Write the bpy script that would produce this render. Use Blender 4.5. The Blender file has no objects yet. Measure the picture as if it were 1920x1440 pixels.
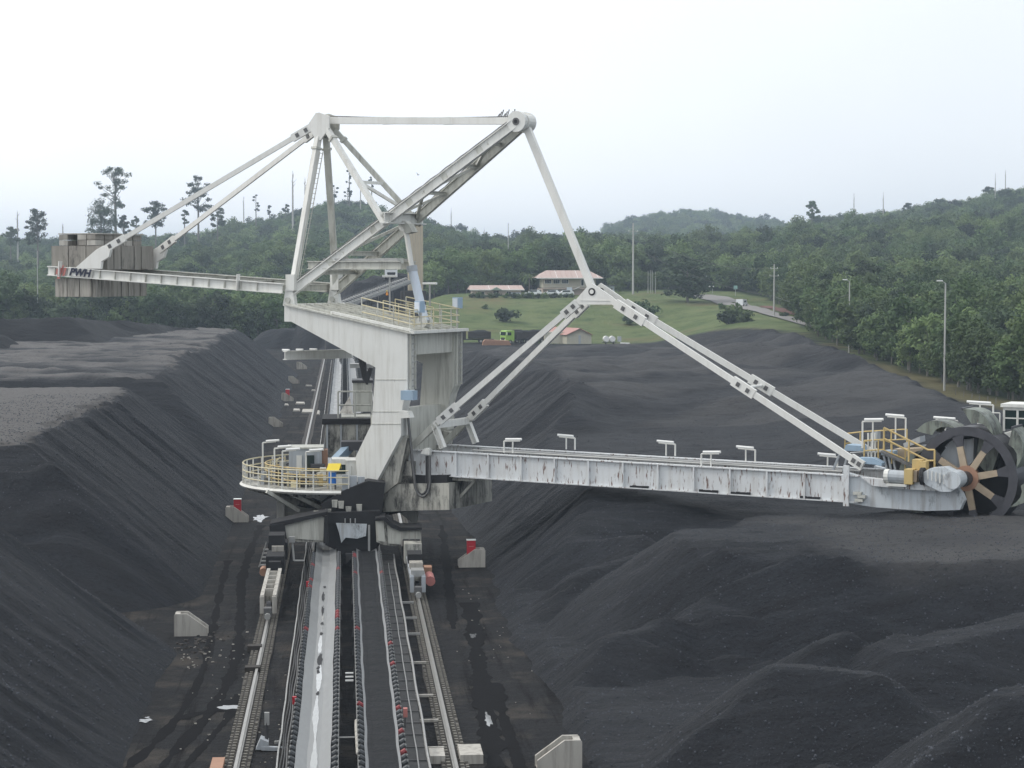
import bpy, math, random
import numpy as np
from mathutils import Vector, Matrix

# ---------------------------------------------------------------- camera, sky, sun, exposure
SC = bpy.context.scene
F = 4000.0                                  # focal length in photo pixels (1920 wide)
PHI = math.atan(216 / F); PSI = math.atan(315 * math.cos(PHI) / F); CAMH = 16.0
cam = bpy.data.cameras.new('camera'); camo = bpy.data.objects.new('camera', cam)
SC.collection.objects.link(camo); SC.camera = camo
camo.location = (0, 0, CAMH); camo.rotation_euler = (math.pi / 2 - PHI, 0, -PSI)
cam.sensor_width = 36; cam.lens = 36 * F / 1920; cam.clip_start = .5; cam.clip_end = 9000

SUN_AZ = math.radians(-79); SUN_EL = math.radians(40)      # azimuth from +Y, clockwise positive
SUND = Vector((math.sin(SUN_AZ) * math.cos(SUN_EL), math.cos(SUN_AZ) * math.cos(SUN_EL), math.sin(SUN_EL)))
world = bpy.data.worlds.new('World'); SC.world = world; world.use_nodes = True
wn = world.node_tree.nodes; wl = world.node_tree.links
bg = wn['Background']
sky = wn.new('ShaderNodeTexSky'); sky.sky_type = 'NISHITA'; sky.sun_disc = False
sky.sun_elevation = SUN_EL; sky.sun_rotation = SUN_AZ; sky.dust_density = 4.0; sky.air_density = 1.2; sky.ozone_density = 1.5
tc = wn.new('ShaderNodeTexCoord')
skm = wn.new('ShaderNodeVectorMath'); skm.operation = 'SCALE'; skm.inputs['Scale'].default_value = 1.0
wl.new(sky.outputs[0], skm.inputs[0])
dot = wn.new('ShaderNodeVectorMath'); dot.operation = 'DOT_PRODUCT'; dot.inputs[1].default_value = SUND
wl.new(tc.outputs['Generated'], dot.inputs[0])
glow = wn.new('ShaderNodeMapRange'); glow.inputs['From Min'].default_value = -.5; glow.inputs['From Max'].default_value = .9
glow.inputs['To Min'].default_value = 0; glow.inputs['To Max'].default_value = 1
wl.new(dot.outputs['Value'], glow.inputs['Value'])
ncl = wn.new('ShaderNodeTexNoise'); ncl.inputs['Scale'].default_value = 3.0; ncl.inputs['Detail'].default_value = 4
wl.new(tc.outputs['Generated'], ncl.inputs['Vector'])
addn = wn.new('ShaderNodeMath'); addn.operation = 'MULTIPLY_ADD'; addn.inputs[1].default_value = .38
wl.new(ncl.outputs[0], addn.inputs[0]); wl.new(glow.outputs[0], addn.inputs[2])
ramp = wn.new('ShaderNodeValToRGB')
ramp.color_ramp.elements[0].position = .34; ramp.color_ramp.elements[0].color = (8.35, 9.05, 9.8, 1)
ramp.color_ramp.elements[1].position = .85; ramp.color_ramp.elements[1].color = (13.2, 13.5, 13.8, 1)
wl.new(addn.outputs[0], ramp.inputs[0])
wmix = wn.new('ShaderNodeMixRGB'); wmix.inputs[0].default_value = .93
wl.new(skm.outputs[0], wmix.inputs[1]); wl.new(ramp.outputs[0], wmix.inputs[2])
wl.new(wmix.outputs[0], bg.inputs['Color']); bg.inputs['Strength'].default_value = 0.1

sun = bpy.data.lights.new('sun', 'SUN'); suno = bpy.data.objects.new('sun', sun); SC.collection.objects.link(suno)
sun.energy = 1.5; sun.angle = math.radians(14); sun.color = (1, .96, .9)
suno.rotation_euler = (-SUND).to_track_quat('-Z', 'Y').to_euler()

SC.view_settings.view_transform = 'Standard'; SC.view_settings.look = 'None'
SC.view_settings.exposure = 0.05; SC.view_settings.gamma = 1.0; SC.view_settings.use_curve_mapping = False
SC.render.engine = 'CYCLES'
SC.cycles.use_denoising = True; SC.cycles.max_bounces = 6; SC.cycles.diffuse_bounces = 3
SC.cycles.transparent_max_bounces = 4; SC.cycles.volume_bounces = 0; SC.cycles.caustics_reflective = False
SC.cycles.sample_clamp_indirect = 5

# ---------------------------------------------------------------- helpers
rng = np.random.default_rng(7); random.seed(7)
COL = SC.collection
_R = np.array([math.cos(PSI), -math.sin(PSI), 0]); _FH = np.array([math.sin(PSI), math.cos(PSI), 0]); _Z = np.array([0, 0, 1.])
_FW = _FH * math.cos(PHI) - _Z * math.sin(PHI); _UP = _Z * math.cos(PHI) + _FH * math.sin(PHI); _O = np.array([0, 0, CAMH])
TH = math.radians(31.9)                     # slewing angle of the machine
_U = np.array([math.cos(TH), -math.sin(TH), 0]); _W = np.array([math.sin(TH), math.cos(TH), 0]); _C = np.array([0, 120., 0])
def _ray(x, y): return _FW * F + _R * (x - 960) + _UP * (720 - y)
def M(x, y, w):                             # photo point on a vertical plane of the machine -> machine coordinates
    d = _ray(x, y); t = (w - (_O - _C) @ _W) / (d @ _W); p = _O + d * t
    return np.array([(p - _C) @ _U, w, p[2]])
def at(x, y, Y):
    d = _ray(x, y); return _O + d * (Y / d[1])
def atz(x, y, z):
    d = _ray(x, y); return _O + d * ((z - CAMH) / d[2])
def G2L(p):                                 # world -> machine coordinates
    q = np.asarray(p, float) - _C; return np.array([q @ _U, q @ _W, q[2]])

class MB:
    def __init__(s): s.v = []; s.f = []
    def add(s, vs, fs):
        n = len(s.v); s.v.extend([tuple(map(float, p)) for p in vs]); s.f.extend([tuple(i + n for i in f) for f in fs]); return s
    def box(s, c, sz, ax=None):
        c = np.asarray(c, float); A = np.eye(3) if ax is None else np.asarray(ax, float)
        h = np.asarray(sz, float) / 2; vs = []
        for k in range(8):
            q = np.array([(-1, 1)[k & 1], (-1, 1)[k >> 1 & 1], (-1, 1)[k >> 2 & 1]]) * h
            vs.append(c + q[0] * A[0] + q[1] * A[1] + q[2] * A[2])
        return s.add(vs, [(0, 2, 3, 1), (4, 5, 7, 6), (0, 1, 5, 4), (2, 6, 7, 3), (0, 4, 6, 2), (1, 3, 7, 5)])
    def frame(s, a, b, up):
        d = b - a; L = np.linalg.norm(d); d = d / L; up = np.asarray(up, float)
        sd = np.cross(d, up); sd /= np.linalg.norm(sd); u2 = np.cross(sd, d); return L, d, sd, u2
    def beam(s, a, b, wd, ht, up=(0, 0, 1), off=0):
        a = np.asarray(a, float); b = np.asarray(b, float); L, d, sd, u2 = s.frame(a, b, up)
        return s.box((a + b) / 2 + u2 * off, (L, wd, ht), (d, sd, u2))
    def ibeam(s, a, b, wd, ht, t=.05, up=(0, 0, 1)):
        s.beam(a, b, t, ht - 2 * t, up); s.beam(a, b, wd, t, up, ht / 2 - t / 2); s.beam(a, b, wd, t, up, -ht / 2 + t / 2); return s
    def cyl(s, a, b, r, n=10, r2=None, caps=True):
        a = np.asarray(a, float); b = np.asarray(b, float); r2 = r if r2 is None else r2
        up = (0, 0, 1) if abs((b - a)[2]) < .9 * np.linalg.norm(b - a) else (1, 0, 0)
        L, d, sd, u2 = s.frame(a, b, up); vs = []
        for c, rr in ((a, r), (b, r2)):
            for k in range(n):
                t = 2 * math.pi * k / n; vs.append(c + rr * (math.cos(t) * sd + math.sin(t) * u2))
        fs = [(k, (k + 1) % n, n + (k + 1) % n, n + k) for k in range(n)]
        if caps: fs += [tuple(range(n - 1, -1, -1)), tuple(range(n, 2 * n))]
        return s.add(vs, fs)
    def tube(s, pts, r, n=6):
        for a, b in zip(pts[:-1], pts[1:]): s.cyl(a, b, r, n)
        return s
    def prism(s, poly, w0, w1):             # (u, z) outline pushed through w
        n = len(poly); vs = [(p[0], w0, p[1]) for p in poly] + [(p[0], w1, p[1]) for p in poly]
        return s.add(vs, [tuple(range(n - 1, -1, -1)), tuple(range(n, 2 * n))] + [(k, (k + 1) % n, n + (k + 1) % n, n + k) for k in range(n)])
    def xf(s, fn):
        s.v = [tuple(map(float, fn(p))) for p in s.v]; return s
    def mesh(s, name, mat, smooth=False):
        me = bpy.data.meshes.new(name); me.from_pydata(s.v, [], s.f)
        if mat: me.materials.append(mat)
        if smooth: me.polygons.foreach_set('use_smooth', [True] * len(me.polygons))
        me.update(); return me
    def obj(s, name, mat, parent=None, smooth=False):
        return link(name, s.mesh(name, mat, smooth), parent)

def link(name, me, parent=None):
    o = bpy.data.objects.new(name, me); COL.objects.link(o)
    if parent is not None: o.parent = parent
    return o
def empty(name, loc, rz=0):
    o = bpy.data.objects.new(name, None); COL.objects.link(o); o.location = [float(c) for c in loc]; o.rotation_euler = (0, 0, rz); o.empty_display_size = .3; return o
def tag(o, label=None, cat=None, group=None, kind=None):
    if label: o['label'] = label
    if cat: o['category'] = cat
    if group: o['group'] = group
    if kind: o['kind'] = kind
    return o
def copy_tree(o, parent=None):
    c = o.copy(); COL.objects.link(c); c.parent = parent
    for ch in list(o.children): copy_tree(ch, c)
    return c

def hsh(ix, iy, seed):
    n = (ix.astype(np.int64) * 374761393 + iy.astype(np.int64) * 668265263 + seed * 1442695041) & 0xffffffff
    n = ((n ^ (n >> 13)) * 1274126177) & 0xffffffff
    return ((n ^ (n >> 16)) & 0xffff) / 65535.0
def vn(x, y, seed=0):
    ix = np.floor(x); iy = np.floor(y); fx = x - ix; fy = y - iy
    fx = fx * fx * (3 - 2 * fx); fy = fy * fy * (3 - 2 * fy); ix = ix.astype(int); iy = iy.astype(int)
    a = hsh(ix, iy, seed); b = hsh(ix + 1, iy, seed); c = hsh(ix, iy + 1, seed); d = hsh(ix + 1, iy + 1, seed)
    return (a + (b - a) * fx) * (1 - fy) + (c + (d - c) * fx) * fy - .5
def fbm(x, y, seed=0, o=4):
    t = 0; a = 1
    for k in range(o): t = t + a * vn(x * 2 ** k, y * 2 ** k, seed + k * 17); a *= .5
    return t
def sstep(t): t = np.clip(t, 0, 1); return t * t * (3 - 2 * t)

# ---------------------------------------------------------------- materials
def newmat(name):
    m = bpy.data.materials.new(name); m.use_nodes = True; nt = m.node_tree; return m, nt, nt.nodes['Principled BSDF']
def nd(nt, t, **kw):
    n = nt.nodes.new(t)
    for k, v in kw.items():
        if k in n.inputs: n.inputs[k].default_value = v
        else: setattr(n, k, v)
    return n
def coord(nt, scale, kind='Position'):
    if kind == 'Position': g = nt.nodes.new('ShaderNodeNewGeometry'); out = g.outputs['Position']
    else: g = nt.nodes.new('ShaderNodeTexCoord'); out = g.outputs[kind]
    mp = nt.nodes.new('ShaderNodeMapping'); mp.inputs['Scale'].default_value = scale; nt.links.new(out, mp.inputs[0]); return mp.outputs[0]
def noise(nt, vec, scale, detail=4, rough=.55):
    n = nd(nt, 'ShaderNodeTexNoise', Scale=scale, Detail=detail, Roughness=rough); nt.links.new(vec, n.inputs['Vector']); return n.outputs[0]
def ramp2(nt, fac, p0, p1, c0=(0, 0, 0, 1), c1=(1, 1, 1, 1)):
    r = nt.nodes.new('ShaderNodeValToRGB'); e = r.color_ramp.elements
    e[0].position = p0; e[1].position = p1; e[0].color = c0; e[1].color = c1; nt.links.new(fac, r.inputs[0]); return r.outputs[0]
def mix(nt, fac, a, b, blend='MIX'):
    m = nt.nodes.new('ShaderNodeMixRGB'); m.blend_type = blend
    for k, v in ((0, fac), (1, a), (2, b)):
        if isinstance(v, bpy.types.NodeSocket): nt.links.new(v, m.inputs[k])
        elif k == 0: m.inputs[0].default_value = v
        else: m.inputs[k].default_value = (*v[:3], 1)
    return m.outputs[0]
def bump(nt, b, h, strength, dist=.05):
    n = nd(nt, 'ShaderNodeBump', Strength=strength, Distance=dist); nt.links.new(h, n.inputs['Height']); nt.links.new(n.outputs[0], b.inputs['Normal'])

def paint(name, col, dirt=(.2, .18, .15), streak=.5, rust=.0, rough=.55, grime=0.0, rustcol=(.16, .07, .035)):
    m, nt, b = newmat(name)
    v1 = coord(nt, (2.4, 2.4, .22)); v2 = coord(nt, (1, 1, 1))
    s1 = ramp2(nt, noise(nt, v1, 1.6, 6, .65), .47, .74)
    s2 = ramp2(nt, noise(nt, v2, .55, 5), .45, .8)
    c = mix(nt, s2, col, tuple(x * .82 + d * .18 for x, d in zip(col, dirt)))
    a = nt.nodes.new('ShaderNodeMath'); a.operation = 'MULTIPLY'; a.inputs[1].default_value = streak; nt.links.new(s1, a.inputs[0])
    c = mix(nt, a.outputs[0], c, dirt)
    if rust > 0:
        vr = coord(nt, (7, 7, 1.3)); r = ramp2(nt, noise(nt, vr, 1.2, 4, .6), .74 - rust * .2, .80 - rust * .16)
        c = mix(nt, r, c, rustcol)
    if grime > 0:
        vg = coord(nt, (1.5, 1.5, .55)); g = ramp2(nt, noise(nt, vg, .7, 6, .75), .60 - grime * .35, .76 - grime * .33)
        c = mix(nt, g, c, (.018, .018, .02))
    nt.links.new(c, b.inputs['Base Color']); b.inputs['Roughness'].default_value = rough
    bump(nt, b, noise(nt, v2, 9, 3), .12, .02)
    return m
def flat(name, col, rough=.6, metal=0, var=.25, scale=3, bstr=.15, spec=.5):
    m, nt, b = newmat(name); v = coord(nt, (1, 1, 1))
    n = noise(nt, v, scale, 5)
    c = mix(nt, n, tuple(x * (1 - var) for x in col), tuple(min(1, x * (1 + var)) for x in col))
    nt.links.new(c, b.inputs['Base Color']); b.inputs['Roughness'].default_value = rough; b.inputs['Metallic'].default_value = metal
    b.inputs['Specular IOR Level'].default_value = spec
    if bstr: bump(nt, b, noise(nt, v, scale * 6, 3), bstr, .02)
    return m

def coalmat(name, a, b_, warm=(.06, .052, .046), brown=.5):
    m, nt, b = newmat(name)
    v = coord(nt, (1, 1, 1)); vs = coord(nt, (.35, 2.2, .35))
    big = ramp2(nt, noise(nt, v, .09, 5, .6), .38, .66); st = noise(nt, vs, .9, 5, .6)
    fine = noise(nt, v, 5.5, 6, .75); gr = noise(nt, v, 17, 2, .6)
    c = mix(nt, ramp2(nt, fine, .3, .7), a, b_); c = mix(nt, ramp2(nt, st, .35, .75), c, tuple(x * .62 for x in a))
    f = nt.nodes.new('ShaderNodeMath'); f.operation = 'MULTIPLY'; f.inputs[1].default_value = brown; nt.links.new(big, f.inputs[0])
    c = mix(nt, f.outputs[0], c, warm)
    da = nd(nt, 'ShaderNodeAttribute', attribute_name='dust'); pat = ramp2(nt, noise(nt, v, .8, 6, .7), .0, .42)
    fd = nt.nodes.new('ShaderNodeMath'); fd.operation = 'MULTIPLY'; nt.links.new(da.outputs['Fac'], fd.inputs[0]); nt.links.new(pat, fd.inputs[1])
    c = mix(nt, fd.outputs[0], c, mix(nt, fine, (.115, .110, .108), (.19, .182, .176)))
    sp = ramp2(nt, gr, .70, .78); c = mix(nt, sp, c, tuple(min(1, x * 2.1) for x in b_))
    dk = ramp2(nt, noise(nt, v, 2.6, 3, .6), .25, .42); c = mix(nt, dk, tuple(x * .85 for x in a), c)
    nt.links.new(c, b.inputs['Base Color']); b.inputs['Roughness'].default_value = .72; b.inputs['Specular IOR Level'].default_value = .26
    ad = nt.nodes.new('ShaderNodeMath'); ad.operation = 'ADD'; nt.links.new(fine, ad.inputs[0]); nt.links.new(st, ad.inputs[1])
    bump(nt, b, ad.outputs[0], 1.0, .4)
    return m

MAT = {}
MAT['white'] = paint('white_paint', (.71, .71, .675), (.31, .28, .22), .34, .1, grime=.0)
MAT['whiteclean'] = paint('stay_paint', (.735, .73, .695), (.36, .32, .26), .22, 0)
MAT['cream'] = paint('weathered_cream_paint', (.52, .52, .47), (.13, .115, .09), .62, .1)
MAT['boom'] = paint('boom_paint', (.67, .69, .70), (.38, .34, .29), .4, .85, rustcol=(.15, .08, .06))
MAT['boomhead'] = paint('boom_head_paint', (.56, .60, .63), (.23, .2, .17), .55, .25, grime=.18)
MAT['grimy'] = paint('coal_grimed_paint', (.46, .45, .40), (.05, .046, .04), .9, .1, grime=.34)
MAT['black'] = flat('caked_coal_and_shade_black', (.018, .018, .02), .85, 0, .4)  # caked coal, and the painted shadow band below the boom
MAT['darksteel'] = flat('dark_steel', (.055, .055, .06), .5, .3)
MAT['rim'] = flat('worn_wheel_rim', (.075, .075, .085), .45, .35, .35, 2)
MAT['tan'] = flat('rubbed_spoke_paint', (.40, .32, .23), .7, 0, .3, 2.5)
MAT['hub'] = flat('rust_red_hub', (.36, .2, .13), .7, 0, .25, 2.5)
MAT['bucket'] = paint('worn_bucket_steel', (.21, .235, .20), (.05, .042, .034), .85, .45, grime=.27)
MAT['concrete'] = paint('stained_concrete', (.37, .35, .31), (.055, .048, .04), .95, 0, .85)
MAT['ballast'] = paint('weathered_ballast_concrete', (.23, .215, .19), (.40, .38, .34), .6, 0, .9, grime=.1)
MAT['concretelight'] = paint('pale_concrete', (.44, .42, .38), (.13, .115, .1), .75, 0, .85)
MAT['yellow'] = paint('yellow_paint', (.58, .43, .18), (.3, .25, .15), .4, .1)
MAT['yellowrail'] = paint('pale_yellow_rail', (.6, .54, .36), (.3, .25, .15), .3, 0)
MAT['brightyellow'] = flat('bright_yellow_roof', (.78, .60, .06), .5, 0, .1)
MAT['bluegrey'] = paint('blue_grey_cover', (.30, .41, .52), (.2, .22, .24), .3, 0)
MAT['blue'] = flat('blue_plastic', (.02, .16, .55), .4, 0, .1)
MAT['paleblue'] = paint('pale_blue_paint', (.60, .66, .74), (.35, .35, .36), .25, 0)
MAT['greypanel'] = paint('grey_panel', (.40, .43, .46), (.15, .14, .13), .5, .1)
MAT['glass'] = flat('dark_glass', (.02, .035, .035), .08, 0, .1, 1, 0)
MAT['red'] = flat('red_enamel', (.42, .012, .025), .45, 0, .2)
MAT['palered'] = flat('faded_red_paint', (.45, .17, .15), .6, 0, .15)
MAT['navy'] = flat('navy_letter_paint', (.012, .016, .04), .6, 0, .3)
MAT['lamp'] = flat('white_lamp_housing', (.8, .8, .78), .5, 0, .05)
MAT['rubber'] = flat('black_rubber', (.03, .03, .033), .6, 0, .3)
MAT['rail'] = flat('worn_rail_steel', (.34, .33, .31), .35, .6, .2, 2)
MAT['rollgrey'] = flat('idler_roll_steel', (.07, .075, .08), .5, .3, .4, 5)
MAT['redroll'] = flat('red_idler_roll', (.25, .04, .045), .55, 0, .3)
MAT['galv'] = flat('galvanised_steel', (.36, .36, .35), .5, .4, .3)
MAT['galvdark'] = flat('dusty_galvanised_steel', (.12, .12, .12), .65, .2, .4)
MAT['brownbed'] = flat('dusty_track_concrete', (.045, .04, .036), .9, 0, .5, 4, .6)
MAT['coal'] = coalmat('coal', (.0135, .0165, .0230), (.0335, .0392, .0505), (.040, .041, .048), .3)
MAT['coaldark'] = coalmat('fresh_dark_coal', (.0095, .0112, .0155), (.021, .0238, .0305), (.026, .025, .03), .25)
MAT['coalbelt'] = coalmat('belt_coal', (.016, .018, .022), (.03, .032, .037), (.03, .03, .03), .1)
# ---------------------------------------------------------------- terrain
TREE = 12.0
def prof(s, pts): return np.interp(s, [p[0] for p in pts], [p[1] for p in pts])
SK1 = [(-2500, 500), (-300, 500), (0, 500), (120, 500), (250, 478), (400, 466), (560, 458), (700, 452), (800, 447), (900, 452), (1000, 440), (1100, 436), (1200, 448), (1300, 442), (1400, 432), (1500, 425), (1620, 420), (1750, 408), (1920, 395), (2300, 380), (4500, 380)]
SK2 = [(-2500, 430), (-300, 430), (0, 432), (110, 447), (250, 434), (380, 432), (450, 412), (520, 398), (590, 381), (640, 374), (690, 378), (760, 395), (830, 415), (885, 436), (950, 446), (1000, 442), (1060, 440), (1130, 438), (1200, 440), (1300, 442), (1400, 432), (1460, 420), (1520, 407), (1600, 396), (1700, 386), (1760, 378), (1830, 365), (1920, 346), (2100, 325), (4500, 320)]
SK3 = [(-2500, 470), (900, 460), (1090, 446), (1130, 428), (1170, 412), (1230, 398), (1290, 394), (1350, 396), (1400, 405), (1440, 406), (1475, 416), (1530, 440), (1600, 460), (4500, 470)]
Y1, Y2, Y3 = 760., 1250., 2200.
def ground_z(X, Y):
    X = np.asarray(X, float); Y = np.asarray(Y, float)
    s = 645 + X / np.maximum(Y, 15) * F
    z1 = 16 + (504 - prof(s, SK1)) * Y1 / F - TREE
    z2 = 16 + (504 - prof(s, SK2)) * Y2 / F - TREE * 1.3
    z3 = 16 + (504 - prof(s, SK3)) * Y3 / F - TREE * 1.45
    right = sstep((s - 1180) / 260)
    near = (1 - right) * 9.2 * sstep((Y - 455) / 105) * sstep((s - 640) / 220) + right * np.clip((Y - 255) * .028, 0, 9)
    left = 1 - sstep((s - 560) / 200)
    near = near + left * np.clip((Y - 440) * .012, 0, 4)
    b = np.where(Y < 590, near, near + (np.maximum(z1, near) - near) * sstep((Y - 590) / (Y1 - 590)))
    b = np.where(Y > Y1, z1 + (z2 - z1) * sstep((Y - Y1) / (Y2 - Y1)), b)
    b = np.where(Y > Y2, z2 + (z3 - z2) * sstep((Y - Y2) / (Y3 - Y2)), b)
    b = np.where(Y > Y3, z3 * (1 - .7 * sstep((Y - Y3) / 1500)), b)
    rough = fbm(X / 40, Y / 40, 3, 3) * np.clip((Y - 440) / 300, 0, 1) * 2.0
    bumps = fbm(X / 9, Y / 9, 9, 3) * .5 * np.clip((Y - 445) / 40, 0, 1)
    return b + rough + bumps
def forest_edge(s): return prof(s, [(-2500, 455), (0, 452), (540, 455), (600, 560), (860, 590), (1000, 610), (1150, 620), (1330, 612), (1440, 560), (1490, 470), (1525, 400), (1570, 362), (1640, 330), (1720, 300), (1800, 276), (1870, 258), (1920, 248), (2200, 225), (4500, 225)])

def grid_mesh(name, XX, YY, ZZ, mat, smooth=True):
    ny, nx = XX.shape; me = bpy.data.meshes.new(name)
    idx = np.arange(ny * nx).reshape(ny, nx)
    q = np.stack([idx[:-1, :-1], idx[:-1, 1:], idx[1:, 1:], idx[1:, :-1]], -1).reshape(-1, 4)
    me.vertices.add(ny * nx); me.vertices.foreach_set('co', np.stack([XX, YY, ZZ], -1).astype(np.float32).ravel())
    me.loops.add(q.size); me.loops.foreach_set('vertex_index', q.ravel().astype(np.int32))
    me.polygons.add(len(q)); me.polygons.foreach_set('loop_start', np.arange(0, q.size, 4, dtype=np.int32)); me.polygons.foreach_set('loop_total', np.full(len(q), 4, np.int32))
    me.polygons.foreach_set('use_smooth', np.full(len(q), smooth)); me.update(calc_edges=True)
    if mat: me.materials.append(mat)
    return me

def groundmat():
    m, nt, b = newmat('yard_ground'); v = coord(nt, (1, 1, 1)); vy = coord(nt, (1.9, .10, 1)); at_ = nd(nt, 'ShaderNodeAttribute', attribute_name='grass')
    n1 = noise(nt, v, .35, 6, .65); n2 = noise(nt, vy, .8, 6, .7); n3 = noise(nt, v, 4, 5, .7); n4 = noise(nt, v, 9, 3, .7)
    yard = mix(nt, n3, (.014, .015, .017), (.034, .034, .036))
    yard = mix(nt, ramp2(nt, n1, .50, .72), yard, (.075, .066, .057))
    yard = mix(nt, ramp2(nt, n2, .52, .66), yard, (.009, .009, .01))
    yard = mix(nt, ramp2(nt, n4, .74, .8), yard, (.10, .09, .08))
    g = mix(nt, ramp2(nt, noise(nt, v, .07, 6, .65), .35, .7), (.09, .125, .046), (.16, .185, .08))
    g = mix(nt, ramp2(nt, noise(nt, v, .22, 7, .75), .48, .70), g, (.045, .078, .026))
    g = mix(nt, ramp2(nt, noise(nt, v, .035, 5, .6), .53, .66), g, (.15, .125, .065))
    dr = nd(nt, 'ShaderNodeAttribute', attribute_name='dry'); g = mix(nt, dr.outputs['Fac'], g, mix(nt, noise(nt, v, .6, 5, .7), (.07, .075, .03), (.19, .16, .09)))
    ff = nd(nt, 'ShaderNodeAttribute', attribute_name='wood')
    g = mix(nt, ff.outputs['Fac'], g, (.022, .036, .014))
    c = mix(nt, at_.outputs['Fac'], yard, g); nt.links.new(c, b.inputs['Base Color'])
    b.inputs['Roughness'].default_value = .85
    b.inputs['Specular IOR Level'].default_value = .1
    n5 = noise(nt, v, 1.3, 6, .7); bump(nt, b, n5, 1.0, .5); return m
sA = np.concatenate([np.linspace(-2500, -200, 24), np.linspace(-180, 2100, 170), np.linspace(2150, 4500, 24)])
YA = np.concatenate([[4], np.linspace(20, 430, 70), np.linspace(434, 640, 90), np.linspace(650, 1300, 80), np.linspace(1330, 2300, 30), np.linspace(2500, 6000, 10)])
SS, YY = np.meshgrid(sA, YA); XX = (SS - 645) / F * YY
XX = np.where(YY < 400, XX * (1 + (400 - YY) / 60), XX)
ZZ = ground_z(XX, YY)
me = grid_mesh('ground', XX, YY, ZZ, groundmat())
S2 = 645 + XX / np.maximum(YY, 15) * F
jit = fbm(XX / 12, YY / 12, 21, 3) * 14
gr = np.maximum(sstep((YY + jit - 452) / 10), np.where(S2 > 1200, sstep((YY + jit * .5 - prof(S2, [(1200, 452), (1500, 395), (1640, 312), (1780, 258), (2000, 215), (4500, 200)])) / 8), 0))
gr = np.where(S2 < 620, sstep((YY + jit - 438) / 8), gr)
wd = sstep((YY + jit - forest_edge(S2) + 2) / 8)
dry = sstep((S2 - 1560) / 60) * sstep((340 - YY) / 30)
for nm, arr in (('grass', gr), ('wood', wd), ('dry', dry)):
    a = me.attributes.new(nm, 'FLOAT', 'POINT'); a.data.foreach_set('value', arr.astype(np.float32).ravel())
tag(link('ground', me), kind='structure')

# ---- coal stockpiles
def rrect(X, Y, x0, x1, y0, y1, r):         # inside distance to a rounded rectangle (positive inside)
    cx, cy, hx, hy = (x0 + x1) / 2, (y0 + y1) / 2, (x1 - x0) / 2, (y1 - y0) / 2
    qx = np.abs(X - cx) - (hx - r); qy = np.abs(Y - cy) - (hy - r)
    return -(np.hypot(np.maximum(qx, 0), np.maximum(qy, 0)) + np.minimum(np.maximum(qx, qy), 0) - r)
def soft_min(a, b, k=.5):
    h = np.clip(.5 + .5 * (b - a) / k, 0, 1); return b + (a - b) * h - k * h * (1 - h)
def pile(name, x0, x1, y0, y1, dx, dy, hf, mat, dust=None):
    xs = np.arange(x0, x1 + dx / 2, dx); ys = np.arange(y0, y1 + dy / 2, dy); X, Y = np.meshgrid(xs, ys)
    Z = hf(X, Y)
    me = grid_mesh(name, X, Y, Z, mat)
    if dust is not None: a = me.attributes.new('dust', 'FLOAT', 'POINT'); a.data.foreach_set('value', dust(X, Y, Z).astype(np.float32).ravel())
    o = link(name, me); tag(o, kind='structure'); return o
def rills(X, Y, along='x'):                 # ridges running down the flank
    w = fbm(X * .16 + 40, Y * .16, 31, 3) * 2
    return (vn((Y + w) * 1.1, X * .07, 5) * .42 + vn((Y + w) * 2.3, X * .12, 6) * .24 + vn((Y + w) * .35, X * .05, 8) * .5)
def left_h(y0, y1, top, r, seed, ruts=.12, xr=-90, slope=.78, roll=.5):
    def f(X, Y, want=False):
        wob = fbm(X / 9, Y / 9, seed, 3) * 1.2
        d = rrect(X, Y, xr, -7.1, y0, y1, r) + wob * .5
        t = top + fbm(X / 14, Y / 14, seed + 5, 3) * roll + vn(X * .22 + Y * .5, Y * .07, seed + 9) * ruts * 2 + fbm(X / 2, Y / 2, seed + 3, 3) * ruts
        fl = slope * d + rills(X, Y) * np.clip(d / 2, 0, 1)
        if want: return sstep((fl - t + .02) / .2)
        crack = np.exp(-((fl - t - .25) / .28) ** 2) * np.clip(.25 + 1.1 * vn(X * .7, Y * .7, seed + 4), 0, 1)   # slumped lip along the crest
        return np.where(d > -.6, soft_min(fl, t, .14) - crack, -.6) + fbm(X * 1.5, Y * 1.5, seed + 2, 3) * .07
    return f
pile('coal_stockpile', -34, -5.5, 44, 100, .28, .28, left_h(20, 96.5, 8, 8.5, 51), MAT['coal'])
LH2 = left_h(99, 169.0, 7.3, 7, 52, .04, roll=.1, slope=.84); LH3 = left_h(172.5, 330, 6.9, 7, 53, .3)
pile('coal_stockpile', -42, -5.5, 96.5, 172.5, .28, .33, LH2, MAT['coal'], lambda X, Y, Z: LH2(X, Y, True))
pile('coal_stockpile', -75, -5.5, 171, 338, .45, .6, LH3, MAT['coal'], lambda X, Y, Z: LH3(X, Y, True) * np.clip(.55 + 2.2 * vn(X * .22 + Y * .5, Y * .07, 62) + 1.2 * fbm(X / 6, Y / 6, 88, 3), 0, 1))
def mound(cx, cy, rx, ry, h, seed):
    def f(X, Y):
        d = np.hypot((X - cx) / rx, (Y - cy) / ry) + fbm(X / 8, Y / 8, seed, 3) * .22
        return np.where(d < 1.15, h * np.minimum((1 - d) * 2.0, .86 + .2 * (1 - d)) + fbm(X / 6, Y / 6, seed + 3, 4) * 1.3, -.5)
    return f
def ridgemound(pts, seed):
    def f(X, Y):
        z = np.full(X.shape, -.8)
        for cx, cy, rx, ry, h in pts: z = np.maximum(z, mound(cx, cy, rx, ry, h, seed)(X, Y))
        return z
    return f
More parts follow.
